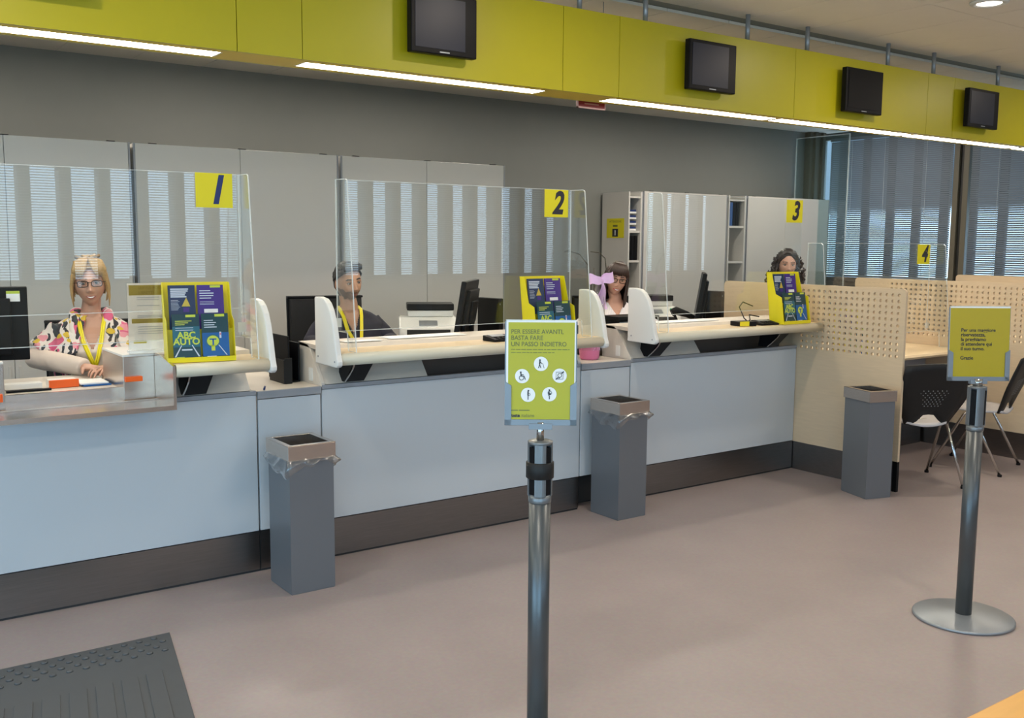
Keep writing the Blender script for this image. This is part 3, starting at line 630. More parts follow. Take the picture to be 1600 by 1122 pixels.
# ------------------------------------------------------------------ brochure racks and their leaflets
TEAL = mat('leaflet_teal', (.02, .12, .17), .25); DTEAL = mat('leaflet_dark_green', (.012, .05, .06), .25); PURP = mat('leaflet_purple', (.06, .03, .22), .25); DNAVY = mat('leaflet_navy', (.02, .04, .10), .25); BLUE = mat('leaflet_blue', (.01, .10, .32), .25)
LIME = mat('leaflet_lime', (.50, .60, .05), .3); GOLD = mat('leaflet_gold', (.55, .42, .06), .3); LTEXT = mat('leaflet_pale_text', (.55, .62, .70), .4)
def leaflet(k, parent_t, lx, ly, lz, label, grp):
    """one leaflet : 0 blue with yellow cone, 1 purple, 2 green ABC AUTO, 3 blue with round emblem"""
    o = thing('leaflet', label, 'leaflet', (0, 0, 0), 0, grp)
    w_, h = .115, .20; b = MB([DNAVY, PURP, DTEAL, DTEAL][k]).box(-w_ / 2, w_ / 2, 0, .005, 0, h)
    random.seed(k)
    if k == 0:
        b.m(LTEXT)
        for i in range(5): b.box(-.047, -.047 + random.uniform(.055, .08), -.0006, 0, .180 - i * .0085, .1855 - i * .0085)
        for i in range(8): b.box(-.047, -.047 + random.uniform(.025, .04), -.0006, 0, .132 - i * .006, .1335 - i * .006)
        b.m(GOLD).prism([(-.002, .105), (.035, .105), (.019, .145)], 'y', -.0012, 0).m(PURP).box(.004, .03, -.0012, 0, .080, .10)
    if k == 1:
        b.m(LTEXT)
        for i in range(4): b.box(-.047, -.047 + random.uniform(.045, .065), -.0006, 0, .172 - i * .011, .176 - i * .011)
        for i in range(3): b.box(-.047, .015, -.0006, 0, .124 - i * .006, .1255 - i * .006)
        b.m(WHITE).box(-.030, .030, -.0006, 0, .075, .092); b.m(LIME).box(0, .045, -.0006, 0, .188, .198)
    if k == 2:
        b.m(TEAL).box(-w_ / 2, w_ / 2, -.0004, 0, .055, .145).m(LIME).box(.0, .042, -.0006, 0, .186, .197)
        for i in range(3): b.box(-.045, -.045 + .07 - .015 * i, -.0006, 0, .168 - i * .008, .171 - i * .008)
        b.m(LTEXT)
        for i in range(2): b.box(-.045, .03, -.0007, 0, .138 - i * .010, .1405 - i * .010)
        b.m(LIME).text('ABC', 0, .094, .040, -.001, bold=.0012, align='CENTER').text('AUTO', 0, .066, .040, -.001, bold=.0012, align='CENTER')
        b.m(LTEXT)
        for sg in (-1, 1): b.add([(sg * .02, -.001, .063), (sg * .024, -.001, .063), (sg * .054, -.001, .012), (sg * .047, -.001, .012)], [(0, 1, 2, 3)])
        b.box(-.022, .022, -.001, 0, .040, .046); b.m(LIME).box(-.045, -.012, -.001, 0, .008, .012)
    if k == 3:
        b.m(BLUE).box(-w_ / 2, w_ / 2, -.0004, 0, .012, .115).m(LIME).box(.0, .042, -.0006, 0, .186, .197); n = 20
        b.m(TEAL).add([(-.012 + .031 * math.cos(2 * math.pi * i / n), -.0008, .078 + .029 * math.sin(2 * math.pi * i / n)) for i in range(n)], [list(range(n))])
        b.m(LIME).add([(-.012 + .026 * math.cos(2 * math.pi * i / n), -.0010, .078 + .024 * math.sin(2 * math.pi * i / n)) for i in range(n)], [list(range(n))]); b.box(-.020, -.004, -.0010, 0, .035, .06)
        b.m(BLUE).box(-.027, .003, -.0014, -.001, .083, .089).box(-.015, -.008, -.0014, -.001, .06, .089)
        b.m(LTEXT)
        for i in range(4): b.box(-.047, -.047 + random.uniform(.03, .07), -.0006, 0, .168 - i * .010, .1715 - i * .010)
        b.add([(.010, -.001, .06), (.014, -.001, .06), (.048, -.001, .014), (.043, -.001, .014)], [(0, 1, 2, 3)]); b.box(.017, .025, -.001, 0, .09, .118); b.m(mat('leaflet_pink', (.5, .12, .2), .4)).box(.018, .024, -.0012, 0, .104, .112)
        b.m(WHITE).box(-.04, 0, -.001, 0, .004, .012)
    b.build('cover', o)
    M_ = Matrix.Translation(parent_t.location) @ Matrix.Rotation(parent_t.rotation_euler.z, 4, 'Z') @ Matrix.Translation((lx, ly, lz)) @ Matrix.Rotation(R(-9), 4, 'X')
    o.location = M_.translation; o.rotation_euler = M_.to_euler(); return o
def rack(x, y, z, rz, label, where):
    t = thing('brochure_rack', label, 'brochure rack', (x, y, z), rz)
    W = .145
    b = MB(YCARD)
    b.prism([(.05, 0), (.053, 0), (.098, .345), (.095, .345)], 'x', -W, W)
    b.build('back', t)
    for sg in (-1, 1):
        MB(YCARD).prism([(-.062, 0), (.055, 0), (.097, .345), (.055, .345), (.015, .20), (-.035, .18)], 'x', sg * W - (.002 if sg > 0 else 0), sg * W + (0 if sg > 0 else .002)).build('side_wing', t)
    MB(YCARD).prism([(-.062, 0), (-.064, .022), (-.061, .022), (-.06, .003), (.05, .003), (.05, 0)], 'x', -W, W).box(-W, W, .0, .003, 0, .14).build('pocket', t)
    for k, (lx, ly, lz) in enumerate(((-.064, .030, .135), (.060, .030, .135), (-.062, -.055, .012), (.062, -.055, .012))):
        n_ = ['dark blue leaflet with a yellow cone, top left of the rack %s', 'purple leaflet with white lines, top right of the rack %s', 'green leaflet reading ABC AUTO, bottom left of the rack %s', 'blue leaflet with a round lime emblem, bottom right of the rack %s'][k] % where
        leaflet(k, t, lx, ly, lz, n_, ['cone leaflets', 'purple leaflets', 'car leaflets', 'round emblem leaflets'][k])
rack(1.415, -.125, 1.068, R(-9), 'yellow cardboard leaflet rack on the left counter, nearest and largest', 'on the left counter')
rack(3.38, -.135, 1.068, R(2), 'yellow cardboard leaflet rack behind the green poster, beside a white fin', 'on the middle counter')
rack(5.425, -.150, 1.068, R(2), 'yellow cardboard leaflet rack in front of the curly haired person', 'on the right counter')
rack(5.99, -.24, .803, R(4), 'yellow cardboard leaflet rack on the low desk past the perforated partition', 'on the low desk')

# information sheet behind the left screen
t = thing('price_sheet', 'white and yellow price sheet in a clear stand left of the largest leaflet rack', 'sheet', (1.262, .045, 1.112), R(-6))
THIN = mat('thin_white_paper', (.88, .88, .88), .6, var=.01); translucent(THIN, .55, .95); THINY = mat('thin_yellow_print', (.85, .66, .05), .6, var=.01); translucent(THINY, .3, .6)
MB(THIN).add([(-.105, .001, 0), (.105, .001, 0), (.105, .001, .297), (-.105, .001, .297)], [(0, 1, 2, 3)]).build('sheet', t)
b = MB(THINY).box(-.098, .105, -.001, 0, .243, .288).box(-.090, .105, -.001, 0, .118, .138).box(-.085, -.03, -.001, 0, .028, .040)
b.m(GOLD).text('SERVIZI POSTALI', -.058, .270, .017, -.0014).text('LIBRETTI', -.058, .249, .017, -.0014)
b.m(LTEXT)
for z in (.232, .222, .195, .15, .143, .10, .09, .08, .07): b.box(-.065, .03 if z > .19 else .09, -.001, 0, z, z + .003)
b.build('print', t)
MB(ACR).box(-.11, .11, -.004, -.003, -.005, .302).build('clear_front', t); MB(EDGE).box(-.11, .11, -.03, .03, -.015, -.003).build('clear_foot', t)

# orange end tabs at the service tray
for i, (x0, x1, y, z, L) in enumerate(((.56, .64, .035, .925, 'orange block at the photo\'s left edge beside the steel tray'), (.86, .985, .26, .9365, 'orange fronted box in the middle of the desk behind the steel tray'), (1.13, 1.205, .032, .972, 'small orange strip on the steel column right of the tray'))):
    o = MB(ORANGE)
    if i == 1: o.box(x0, x1, y, y + .01, z, z + .036).m(WHITEP).box(x0 + .004, x1 - .004, y + .01, y + .09, z, z + .034)
    else: o.box(x0, x1, y, y + .016, z, z + (.034 if i == 0 else .022))
    tag(o.build('orange_block', bev=.002), L, 'block')
t = tag(MB(WHITEP).box(.66, .84, .30, .36, .9365, .962).box(.655, .67, .30, .36, .9365, 1.0).build('document_tray', bev=.003), 'long white tray lying on the desk left of the orange fronted box', 'tray')
o = tag(MB(BLACK).box(.68, .86, .21, .235, .9365, .945).build('ruler', bev=.001), 'black flat ruler on the desk beside the orange fronted box', 'ruler')
o = tag(MB(BLUE).box(1.0, 1.12, .24, .42, .9365, .944).m(WHITE).box(.99, 1.11, .25, .40, .9445, .950).build('document_pile'), 'blue folder with papers under the blonde woman\'s hands', 'folder')

# ------------------------------------------------------------------ desk equipment
def monitor(loc, rz, label, w_=.50, h=.31, tilt=R(-8), sticker=False, lift=.12):
    t = thing('monitor', label, 'monitor', loc, rz); T = Matrix.Translation((0, 0, lift)) @ Matrix.Rotation(tilt, 4, 'X')
    m_ = MB(BLACK); m_.T = T; m_.box(-w_ / 2, w_ / 2, -.018, .012, 0, h).prism([(-w_ * .36, .03), (w_ * .36, .03), (w_ * .36, h - .05), (-w_ * .36, h - .05)], 'y', .012, .035).box(-w_ * .2, w_ * .2, .035, .05, h * .25, h * .65); m_.build('housing', t, .005)
    s = MB(SCREEN); s.T = T; s.box(-w_ / 2 + .014, w_ / 2 - .014, -.0195, -.018, .018, h - .014).build('screen_panel', t)
    MB(BLACK).box(-.025, .025, .045, .065, .01, lift + h * .4).build('neck', t, .003); MB(BLACK).lathe([(.12, 0), (.12, .006), (.05, .014)], (0, .03, 0)).build('foot', t)
    if sticker:
        k = MB(WHITE); k.T = T; k.box(-.22, -.165, .012, .0128, h - .066, h - .018).m(LIME).box(-.22, -.165, .0128, .013, h - .03, h - .018).build('asset_sticker', t)
    return t
monitor((.585, .56, .936), R(170), 'black monitor seen from behind at the photo\'s left edge', sticker=True, h=.34, lift=.11, tilt=R(-6))
monitor((3.22, .52, .956), R(-133), 'black monitor on the bearded man\'s desk, seen from its back edge', h=.33, lift=.09, tilt=R(-9), w_=.46)
monitor((5.22, .52, .956), R(-135), 'black monitor on the right counter\'s desk beside the barcode scanner', h=.34, lift=.10, tilt=R(-9), w_=.44)
for (x, y, L) in ((3.475, .60, 'small upright black computer right of the middle counter\'s monitor'), (5.46, .60, 'small upright black computer right of the right counter\'s monitor')):
    t = thing('mini_computer', L, 'computer', (x, y, .956), R(8)); MB(BLACK).box(-.02, .02, -.10, .10, .012, .30).build('case', t, .006); MB(DARKG).box(-.045, .045, -.07, .07, 0, .012).build('stand', t, .002); MB(LGREYM).box(-.012, -.008, -.1012, -.100, .26, .27).build('power_light', t)
def printer(loc, rz, label, label2):
    t = thing('printer', label, 'printer', loc, rz)
    MB(WHITEP).prism([(-.17, 0), (-.19, .03), (-.17, .11), (-.02, .17), (.17, .17), (.17, 0)], 'x', -.19, .19).build('body', t, .012)
    MB(DARKG).prism([(-.192, .035), (-.176, .10), (-.173, .10), (-.187, .035)], 'x', -.14, .14).build('paper_slot', t); MB(LGREYM).prism([(-.14, .124), (-.08, .149), (-.08, .152), (-.14, .127)], 'x', -.06, .06).build('control_panel', t)
    o = thing('document_scanner', label2, 'scanner', (loc[0] + .06, loc[1] + .07, loc[2] + .172), rz)
    MB(WHITEP).box(-.15, .15, -.10, .10, 0, .04).build('base', o, .005); MB(BLACK).box(-.155, .155, -.105, .105, .041, .085).build('lid', o, .006)
printer((3.16, .95, .956 - .736 + .0), 0, 'x', 'y') if False else None
def pedestal(x, y, label):
    t = thing('side_cabinet', label, 'cabinet', (x, y, .22)); MB(CAB).box(-.28, .28, -.24, .24, 0, .715).build('body', t, .004); MB(CAB).box(-.27, .27, -.252, -.241, .02, .70).build('door', t, .002)
printer((3.34, 1.14, .937), R(-28), 'white receipt printer left of the middle counter\'s monitor', 'flat black topped scanner on the white printer by the bearded man')
pedestal(3.36, 1.15, 'low side cabinet under the printer, behind the middle counter')
printer((5.42, 1.20, .937), R(-28), 'white printer behind the barcode scanner on the right counter', 'flat black topped scanner on the printer right of the woman with the fringe')
pedestal(5.50, 1.24, 'low side cabinet under the printer, behind the right counter')
# barcode scanner on its stand
t = thing('barcode_scanner', 'black barcode scanner gun on a thin stand left of the right monitor', 'scanner', (4.95, .50, .956), R(-30))
MB(BLACK).tube([(0, 0, .16), (0.03, 0, .175), (.11, 0, .15), (.19, 0, .11)], [.028, .030, .022, .016], 12).build('gun', t); MB(BLACK).tube([(.02, 0, .15), (.05, 0, .08), (.09, 0, .012)], .010, 8).build('stand', t); MB(BLACK).lathe([(.05, 0), (.05, .008), (.012, .014)], (.09, 0, 0)).build('foot', t); MB(mat('green_light', (.05, .4, .2), .4)).ball((-.005, 0, .185), .008).build('indicator', t)
# pin pads, card reader and cables on the shelves
def pinpad(x, y, z, rz, label):
    t = thing('pin_pad', label, 'pin pad', (x, y, z), rz); MB(BLACK).prism([(-.05, 0), (-.052, .012), (.06, .030), (.062, 0)], 'x', -.075, .075).build('body', t, .004); MB(LGREYM).prism([(.01, .0235), (.05, .030), (.05, .031), (.01, .0245)], 'x', -.05, .05).build('display', t)
    k = MB(DARKG)
    for i in range(3):
        for j in range(3): k.box(-.045 + i * .033, -.025 + i * .033, -.042 + j * .016, -.032 + j * .016, .014 + j * .0026, .019 + j * .0026)
    k.build('keypad', t)
pinpad(3.07, -.09, 1.067, R(4), 'black payment pin pad on the middle counter left of the poster')
pinpad(5.20, -.13, 1.067, R(-8), 'dark pin pad on the right counter between the reader and the leaflet rack')
t = thing('card_reader', 'small black card reader with a yellow front on the right counter', 'card reader', (4.99, -.11, 1.067), R(-12)); MB(BLACK).box(-.05, .08, -.05, .06, 0, .030).build('body', t, .003); MB(YCARD).box(-.052, .02, -.053, -.0505, 0.002, .032).build('yellow_label', t)
o = MB(BLACK).tube([(5.07, -.10, 1.085), (5.16, .02, 1.10), (5.22, .12, 1.17), (5.30, .16, 1.20), (5.38, .14, 1.17)], .004, 7).build('cable'); tag(o, 'thin cable looping up between the card reader and the leaflet rack', 'cable')
o = MB(BLACK).tube([(5.10, -.06, 1.078), (5.22, .02, 1.09), (5.30, .10, 1.115), (5.38, .08, 1.10)], .004, 7).build('cable'); tag(o, 'black cable lying low behind the dark pin pad', 'cable')
o = MB(WHITE).box(2.22, 2.43, .06, .14, 1.089, 1.0905).build('paper_sheet', loc=(0, 0, 0)); tag(o, 'white paper sheet on the counter deck in front of the bearded man, left one', 'paper')
o = MB(WHITE).box(2.50, 2.98, .10, .24, 1.089, 1.0905).build('paper_sheet'); tag(o, 'wide white paper sheet on the middle counter deck, right of the man', 'paper')
o = MB(WHITE).box(4.45, 5.0, .10, .24, 1.089, 1.092).build('paper_sheet'); tag(o, 'white papers on the right counter deck near the barcode scanner', 'paper')
o = MB(NAVY).tube([(1.765, .02, .891), (1.80, .10, .891)], .005, 8).build('pen'); tag(o, 'blue pen lying on the lower counter section by the left fin', 'pen')
t = thing('file_holder', 'black desktop file holder on the lower counter section left of the middle counter', 'file holder', (1.97, .30, .886))
MB(BLACK).box(-.005, .005, -.10, .16, 0, .235).box(.05, .06, -.10, .16, 0, .20).box(-.005, .06, .15, .16, 0, .2).box(-.005, .06, -.10, .16, 0, .008).build('body', t, .003); MB(DARKG).box(-.045, -.035, -.14, .05, 0.0, .12).prism([(-.14, 0), (-.14, .13), (-.13, .13), (-.13, 0)], 'x', -.04, .0).build('front_pocket', t, .002)
t = thing('file_holder', 'black file holder beside the flower pot, left of the right counter', 'file holder', (4.045, .30, .886)); MB(BLACK).box(-.03, -.02, -.05, .16, 0, .19).box(.02, .03, -.05, .16, 0, .17).box(-.03, .03, .15, .16, 0, .17).box(-.03, .03, -.05, .16, 0, .008).build('body', t, .003)
o = MB(BLACK).box(4.30, 4.62, .32, .46, .956, 1.10).box(4.28, 4.64, .30, .48, 1.10, 1.125).m(LGREYM).box(4.30, 4.62, .315, .32, .97, 1.09).build('receipt_machine', bev=.004); tag(o, 'flat black machine on the desk in front of the woman with the fringe', 'machine')

# ------------------------------------------------------------------ gift orchid with bow
t = thing('gift_plant', 'bare stemmed plant in a pink pot with a lilac organza bow', 'plant', (3.925, .17, .886))
MB(PINK).lathe([(.052, 0), (.060, .01), (.068, .10), (.072, .115), (.066, .115), (.060, .10)]).build('pot', t)
STEM = mat('dark_stem', (.06, .05, .03), .6)
MB(STEM).tube([(.01, 0, .08), (.02, .02, .35), (.03, .03, .48), (.01, .04, .58), (-.05, .05, .645), (-.13, .06, .665), (-.16, .06, .66)], [.004, .004, .0035, .003, .003, .0025, .002], 8).build('stem', t)
MB(STEM).tube([(.02, 0, .08), (.04, .01, .40), (.042, .02, .56)], [.004, .004, .003], 8).build('stem', t)
MB(STEM).tube([(.03, .01, .08), (.12, .02, .40), (.155, .03, .53), (.14, .03, .62), (.10, .04, .655), (.03, .04, .66)], [.004, .004, .0035, .003, .0025, .002], 8).build('stem', t)
LIL = mat('lilac_organza', (.72, .50, .80), .5, var=.06, scale=40)
def ribbon(b, pts, w_, wdir=(0, 0, 1), th=.0015):
    pts = [Vector(p) for p in pts]; V = []
    for i, p in enumerate(pts):
        ww = w_[i] if isinstance(w_, list) else w_; wd = (Vector(wdir[i]) if isinstance(wdir, list) else Vector(wdir)).normalized(); V += [p - wd * ww / 2, p + wd * ww / 2]
    F = [(2 * i, 2 * i + 1, 2 * i + 3, 2 * i + 2) for i in range(len(pts) - 1)]; b.add(V, F, True); return b
bw = MB(LIL)
c0 = Vector((.070, -.02, .478))
for sg in (-1, 1):
    P = []; Wd = []
    for i in range(17):
        a = math.pi * 2 * i / 16; P.append(c0 + Vector((sg * (.045 - .045 * math.cos(a)) * 1.05, -.022 * math.sin(a), .022 * math.sin(a / 2) * (1.2 if sg > 0 else .8) + .004 * math.sin(a * 3)))); Wd.append(.03 + .035 * math.sin(a / 2))
    ribbon(bw, P, Wd, (0, .25, 1))
bw.ball(tuple(c0), .014, 12)
bo = bw.build('bow', t)
for (dx, L) in ((-.055, .16), (-.03, .19), (.0, .20), (.035, .17)):
    r_ = MB(LIL); ribbon(r_, [c0 + Vector((dx * f, -.01 - .012 * math.sin(f * 6), -L * f)) for f in [i / 10 for i in range(11)]], [.012 + .03 * i / 10 for i in range(11)], (1, .3, 0)); r_.build('ribbon_tail', bo)
wr = MB(FILM); n = 28
rg = []
for z, r_ in ((.06, .078), (.2, .07), (.35, .05), (.465, .02)): rg.append([(.07 * z / .465 + r_ * math.cos(2 * math.pi * i / n) * (1 + .12 * math.sin(i * 3.0)), r_ * math.sin(2 * math.pi * i / n) * (1 + .12 * math.cos(i * 2.0)), z) for i in range(n)])
wr.rings(rg, cap=False); wr.build('clear_wrap', t)

# ------------------------------------------------------------------ tactile floor mat
RUB = mat('grey_rubber', (.075, .08, .085), .55, var=.06, scale=12)
t = thing('tactile_mat', 'dark grey tactile floor mat with studs and bars in the bottom left corner', 'mat', (0, 0, 0))
def mp(u, v): # u along x from the right edge, v from the counter side edge
    return (1.126 - .19 * v + u, -.523 - v)
def quad(b, u0, u1, v0, v1, z0, z1):
    P = [mp(u0, v0), mp(u1, v0), mp(u1, v1), mp(u0, v1)]; b.prism(P, 'z', z0, z1); return b
bm_ = MB(RUB); quad(bm_, -1.6, 0, 0, 1.3, 0, .006); bm_.build('sheet', t, .002)
q = MB(RUB)
for r_ in range(4):
    for c in range(27):
        u, v = -.035 - c * .058 + (.029 if r_ % 2 else 0) - .03, .035 + r_ * .045; x, y = mp(u, v); q.lathe([(.013, .006), (.011, .0105), (.006, .012)], (x, y, 0), 12)
o = q.build('studs', t); o['kind'] = 'stuff'
q = MB(RUB)
for c in range(18): quad(q, -.125 - c * .088, -.065 - c * .088, .36, 1.29, .006, .0105)
q.build('bars', t, .002)
MB(RUB)

# ------------------------------------------------------------------ wooden table corner nearest the viewer
OW = mat('orange_beech', (.80, .42, .10), .35, var=.10, scale=5, stretch=(2, 14, 2))
t = thing('wooden_table', 'orange beech table whose edge shows in the bottom right corner', 'table', (0, 0, 0))
MB(OW).box(1.55, 2.75, -4.5, -3.588, .72, .75).build('table_top', t, .004)
for (x, y) in ((1.60, -3.65), (2.68, -3.65), (1.60, -4.42), (2.68, -4.42)): MB(OW).box(x - .025, x + .025, y - .025, y + .025, 0, .72).build('leg', t)

# ------------------------------------------------------------------ visitor chairs
SEATG = mat('pale_grey_seat', (.55, .53, .53), .5)
def visitor_chair(x, y, rz, label):
    """faces local +Y"""
    t = thing('visitor_chair', label, 'chair', (x, y, 0), rz)
    # shell seat
    S = []; nu, nv = 9, 7
    for j in range(nv):
        v = j / (nv - 1); row = []
        for i in range(nu): u = i / (nu - 1) * 2 - 1; row.append((u * (.125 + .11 * min(1, 3 * v) - .03 * v * v), -.205 + .45 * v, .445 - .02 * (1 - u * u) + .012 * v - .02 * v ** 4))
        S.append(row)
    def shell(rows, m_, th, name, nrm):
        V = [Vector(p) for r_ in rows for p in r_]; n_ = len(rows[0]); k = len(V); V2 = [p + Vector(nrm) * th for p in V]; F = []
        for j in range(len(rows) - 1):
            for i in range(n_ - 1):
                a = j * n_ + i; F += [(a, a + 1, a + n_ + 1, a + n_), (k + a, k + a + n_, k + a + n_ + 1, k + a + 1)]
        bd = [i for i in range(n_)] + [j * n_ + n_ - 1 for j in range(1, len(rows))] + [(len(rows) - 1) * n_ + i for i in range(n_ - 2, -1, -1)] + [j * n_ for j in range(len(rows) - 2, 0, -1)]
        for a, b_ in zip(bd, bd[1:] + bd[:1]): F.append((a, k + a, k + b_, b_))
        b = MB(m_); b.add(V + V2, F, True); return b.build(name, t)
    shell(S, SEATG, -.014, 'seat', (0, 0, 1))
    B = []
    for j in range(9):
        v = j / 8; row = []
        hw = .15 + .10 * min(1, v * 2.2) - .02 * v
        for i in range(nu): u = i / (nu - 1) * 2 - 1; row.append((u * hw, -.175 - .15 * v - .03 * (1 - u * u) * (1 - .4 * v), (.425 + .07 * math.exp(-(u / .5) ** 4)) * (1 - v) + .83 * v + .015 * (1 - u * u) * v))
        B.append(row)
    # perforations : rows of small dark dimples on the lower half of the back
    bk = shell(B, DARKG, .010, 'backrest', (0, 1, .25))
    d = MB(mat('perforation_light', (.22, .22, .22), .5))
    for j in range(8):
        for i in range(11):
            u = (i - 5 + (.5 if j % 2 else 0)) / 8; v = .18 + j * .045; hw = .15 + .10 * min(1, v * 2.2)
            d.ball((u * hw, -.177 - .15 * v - .03 * (1 - u * u) * (1 - .4 * v), .495 + .335 * v), .0042, 6, (1, .4, 1))
    o = d.build('perforations', bk); o['kind'] = 'stuff'
    for sg in (-1, 1):
        f = MB(CHROME).tube([(sg * .25, -.235, .012), (sg * .225, -.03, .41), (sg * .222, -.005, .425), (sg * .225, .03, .41), (sg * .25, .235, .012)], .010, 10); fo = f.build('leg_frame', t)
        for yy in (-.235, .235): MB(BLACK).cyl((sg * .25, yy, 0), (sg * .25, yy, .016), .015, n=12).build('foot_glide', fo)
    MB(CHROME).tube([(-.222, -.005, .425), (.222, -.005, .425)], .009, 10).build('cross_bar', t)
    return t
visitor_chair(6.06, -.70, R(-30), 'black shell chair seen from behind, between the partition and the right sign stand')
visitor_chair(6.88, -.70, R(14), 'black shell chair at the photo\'s right edge, partly behind the sign stand')
#%%
# ------------------------------------------------------------------ the staff
def remeshed(b, voxel, smooth=4):
    me = bpy.data.meshes.new('tmp'); me.from_pydata(b.V, [], b.F); o = bpy.data.objects.new('tmp', me); COL.objects.link(o)
    m_ = o.modifiers.new('r', 'REMESH'); m_.mode = 'VOXEL'; m_.voxel_size = voxel
    s = o.modifiers.new('s', 'SMOOTH'); s.iterations = smooth; s.factor = .5
    bpy.context.view_layer.update(); ev = o.evaluated_get(bpy.context.evaluated_depsgraph_get()); m2 = ev.to_mesh()
    V = [v.co.copy() for v in m2.vertices]; F = [list(p.vertices) for p in m2.polygons]; ev.to_mesh_clear(); bpy.data.objects.remove(o); bpy.data.meshes.remove(me); return V, F
def g2(x, z, cx, cz, sx_, sz_): return math.exp(-((x - cx) / sx_) ** 2 - ((z - cz) / sz_) ** 2)
def head_surface(w_=1.0, jaw=.36, smile=0.0, beard=0, grow=0.0):
    """skull and face around the eye line at z=0, facing -Y"""
    nt_, npz = 120, 90; V = []; F = []
    for j in range(npz + 1):
        ph = -math.pi / 2 + math.pi * j / npz
        for i in range(nt_):
            th = 2 * math.pi * i / nt_; dx, dy, dz = math.cos(ph) * math.cos(th), math.cos(ph) * math.sin(th), math.sin(ph)
            ax, ay, az = .074 * w_, .094, .116
            x, y, z = dx * ax, dy * ay, dz * az
            t = max(0, -dz)
            x *= 1 - jaw * t ** 1.7; 
            if y > 0: y *= 1.02 - .42 * t ** 1.2
            else: y *= 1 - .10 * t ** 2
            if dz > 0: x *= 1 + .05 * math.sin(dz * 2.4); y += .006 * dz
            if dy < -.15:
                f = min(1, (-dy - .15) * 2.2)
                d = 0
                d += .020 * g2(x, z, 0, -.040, .0125, .012) + .013 * g2(x, z, 0, -.020, .009, .022) + .007 * g2(abs(x), z, .012, -.045, .007, .007)
                d -= .0125 * g2(abs(x), z, .032, -.001, .017, .011)
                d += .005 * g2(abs(x), z, .030, .022, .020, .007)
                d += .005 * g2(abs(x), z, .043, -.040, .018, .020) * (1 + smile)
                d += .0085 * g2(x, z, 0, -.071, .026, .014) - .004 * g2(x, z, 0, -.0725 + 18 * smile * x * x * .3, .021, .0022) - .004 * g2(x, z, 0, -.086, .02, .005)
                d += .009 * g2(x, z, 0, -.103, .020, .013)
                y -= d * f
            n_ = Vector((dx / ax, dy / ay, dz / az)).normalized() * grow
            V.append((x + n_.x, y + n_.y, z + n_.z))
    for j in range(npz):
        for i in range(nt_): F.append((j * nt_ + i, j * nt_ + (i + 1) % nt_, (j + 1) * nt_ + (i + 1) % nt_, (j + 1) * nt_ + i))
    return V, F
def ell(cx, cy, cz, rx, ry, n=28, p=2.4):
    out = []
    for i in range(n):
        t = 2 * math.pi * i / n; c, s_ = math.cos(t), math.sin(t); out.append((cx + rx * math.copysign(abs(c) ** (2 / p), c), cy + ry * math.copysign(abs(s_) ** (2 / p), s_), cz))
    return out
def torso(b, zs, seat, f=1.0, g=0.0, bust=0.0, neck=True):
    """rings from the seat to the neck. zs = shoulder height"""
    H = zs - seat
    R_ = [(seat - .06, .165 * f, .12, .01), (seat + .02, .18 * f, .135, .0), (seat + .16 * H / .5, .158 * f, .115, -.01), (seat + .30 * H / .5, .165 * f, .118 + bust * .4, -.02), (seat + .38 * H / .5, .172 * f, .122 + bust, -.022), (seat + .46 * H / .5, .180 * f, .10, -.008), (zs - .012, .165 * f, .078, .004), (zs + .022, .115 * f, .064, .010)]
    if neck: R_ += [(zs + .042, .070, .058, .014), (zs + .07, .052, .052, .012)]
    b.rings([ell(0, y, z, rx + g, ry + g) for z, rx, ry, y in R_])
def finger(b, base, d, L, r, curl, up):
    d = Vector(d).normalized(); pts = [Vector(base)]; dd = d.copy(); ax = dd.cross(Vector(up)).normalized()
    for k, s_ in enumerate((.45, .30, .25)):
        dd = Matrix.Rotation(-curl * (1 if k else .5), 3, ax) @ dd; pts.append(pts[-1] + dd * L * s_)
    b.tube(pts, [r, r * .95, r * .85, r * .65], 10); b.ball(tuple(pts[-1]), r * .66, 8)
def hand(b, wrist, d, side):
    """wrist point, forward direction in the horizontal plane, thumb side sign"""
    w0 = Vector(wrist); d = Vector(d).normalized(); s_ = Vector((0, 0, 1)).cross(d).normalized() * side; up = Vector((0, 0, 1))
    rs = []
    for t, ww, hh in ((0, .026, .019), (.03, .034, .017), (.065, .040, .014), (.088, .038, .011)):
        c = w0 + d * t; rs.append([c + s_ * ww * math.cos(a) + up * hh * math.sin(a) for a in [2 * math.pi * i / 16 for i in range(16)]])
    b.rings(rs)
    for k, (o, L) in enumerate(((.029, .070), (.0095, .078), (-.0105, .073), (-.030, .058))):
        finger(b, w0 + d * .080 + s_ * o, d + s_ * (.16 * (1.2 - k * .8)), L, .0078 if k < 3 else .0066, R(16 + 4 * k), up)
    finger(b, w0 + d * .028 + s_ * .030 - up * .003, d * .8 + s_ * .8, .060, .0092, R(12), up)
SKINS = {}
def arm_pts(side, zs, f, elbow, wrist): return [Vector((side * .135 * f, 0.004, zs - .035)), Vector((side * .172 * f, -.0, zs - .078)), Vector((side * elbow[0], elbow[1], elbow[2])), Vector((side * wrist[0], wrist[1], wrist[2]))]
def tube_arm(b, P, r, frac=1.0):
    a, s_, e, w0 = P; pts = [a, s_, s_.lerp(e, .35), s_.lerp(e, .75), e, e.lerp(w0, .3), e.lerp(w0, .7), w0]; rr = [r[0], r[0], r[0] * .96, r[1] * 1.02, r[1], r[1] * .98, r[2] * 1.15, r[2]]
    n_ = max(2, int(round(frac * 8))); b.tube(pts[:n_], rr[:n_], 18)
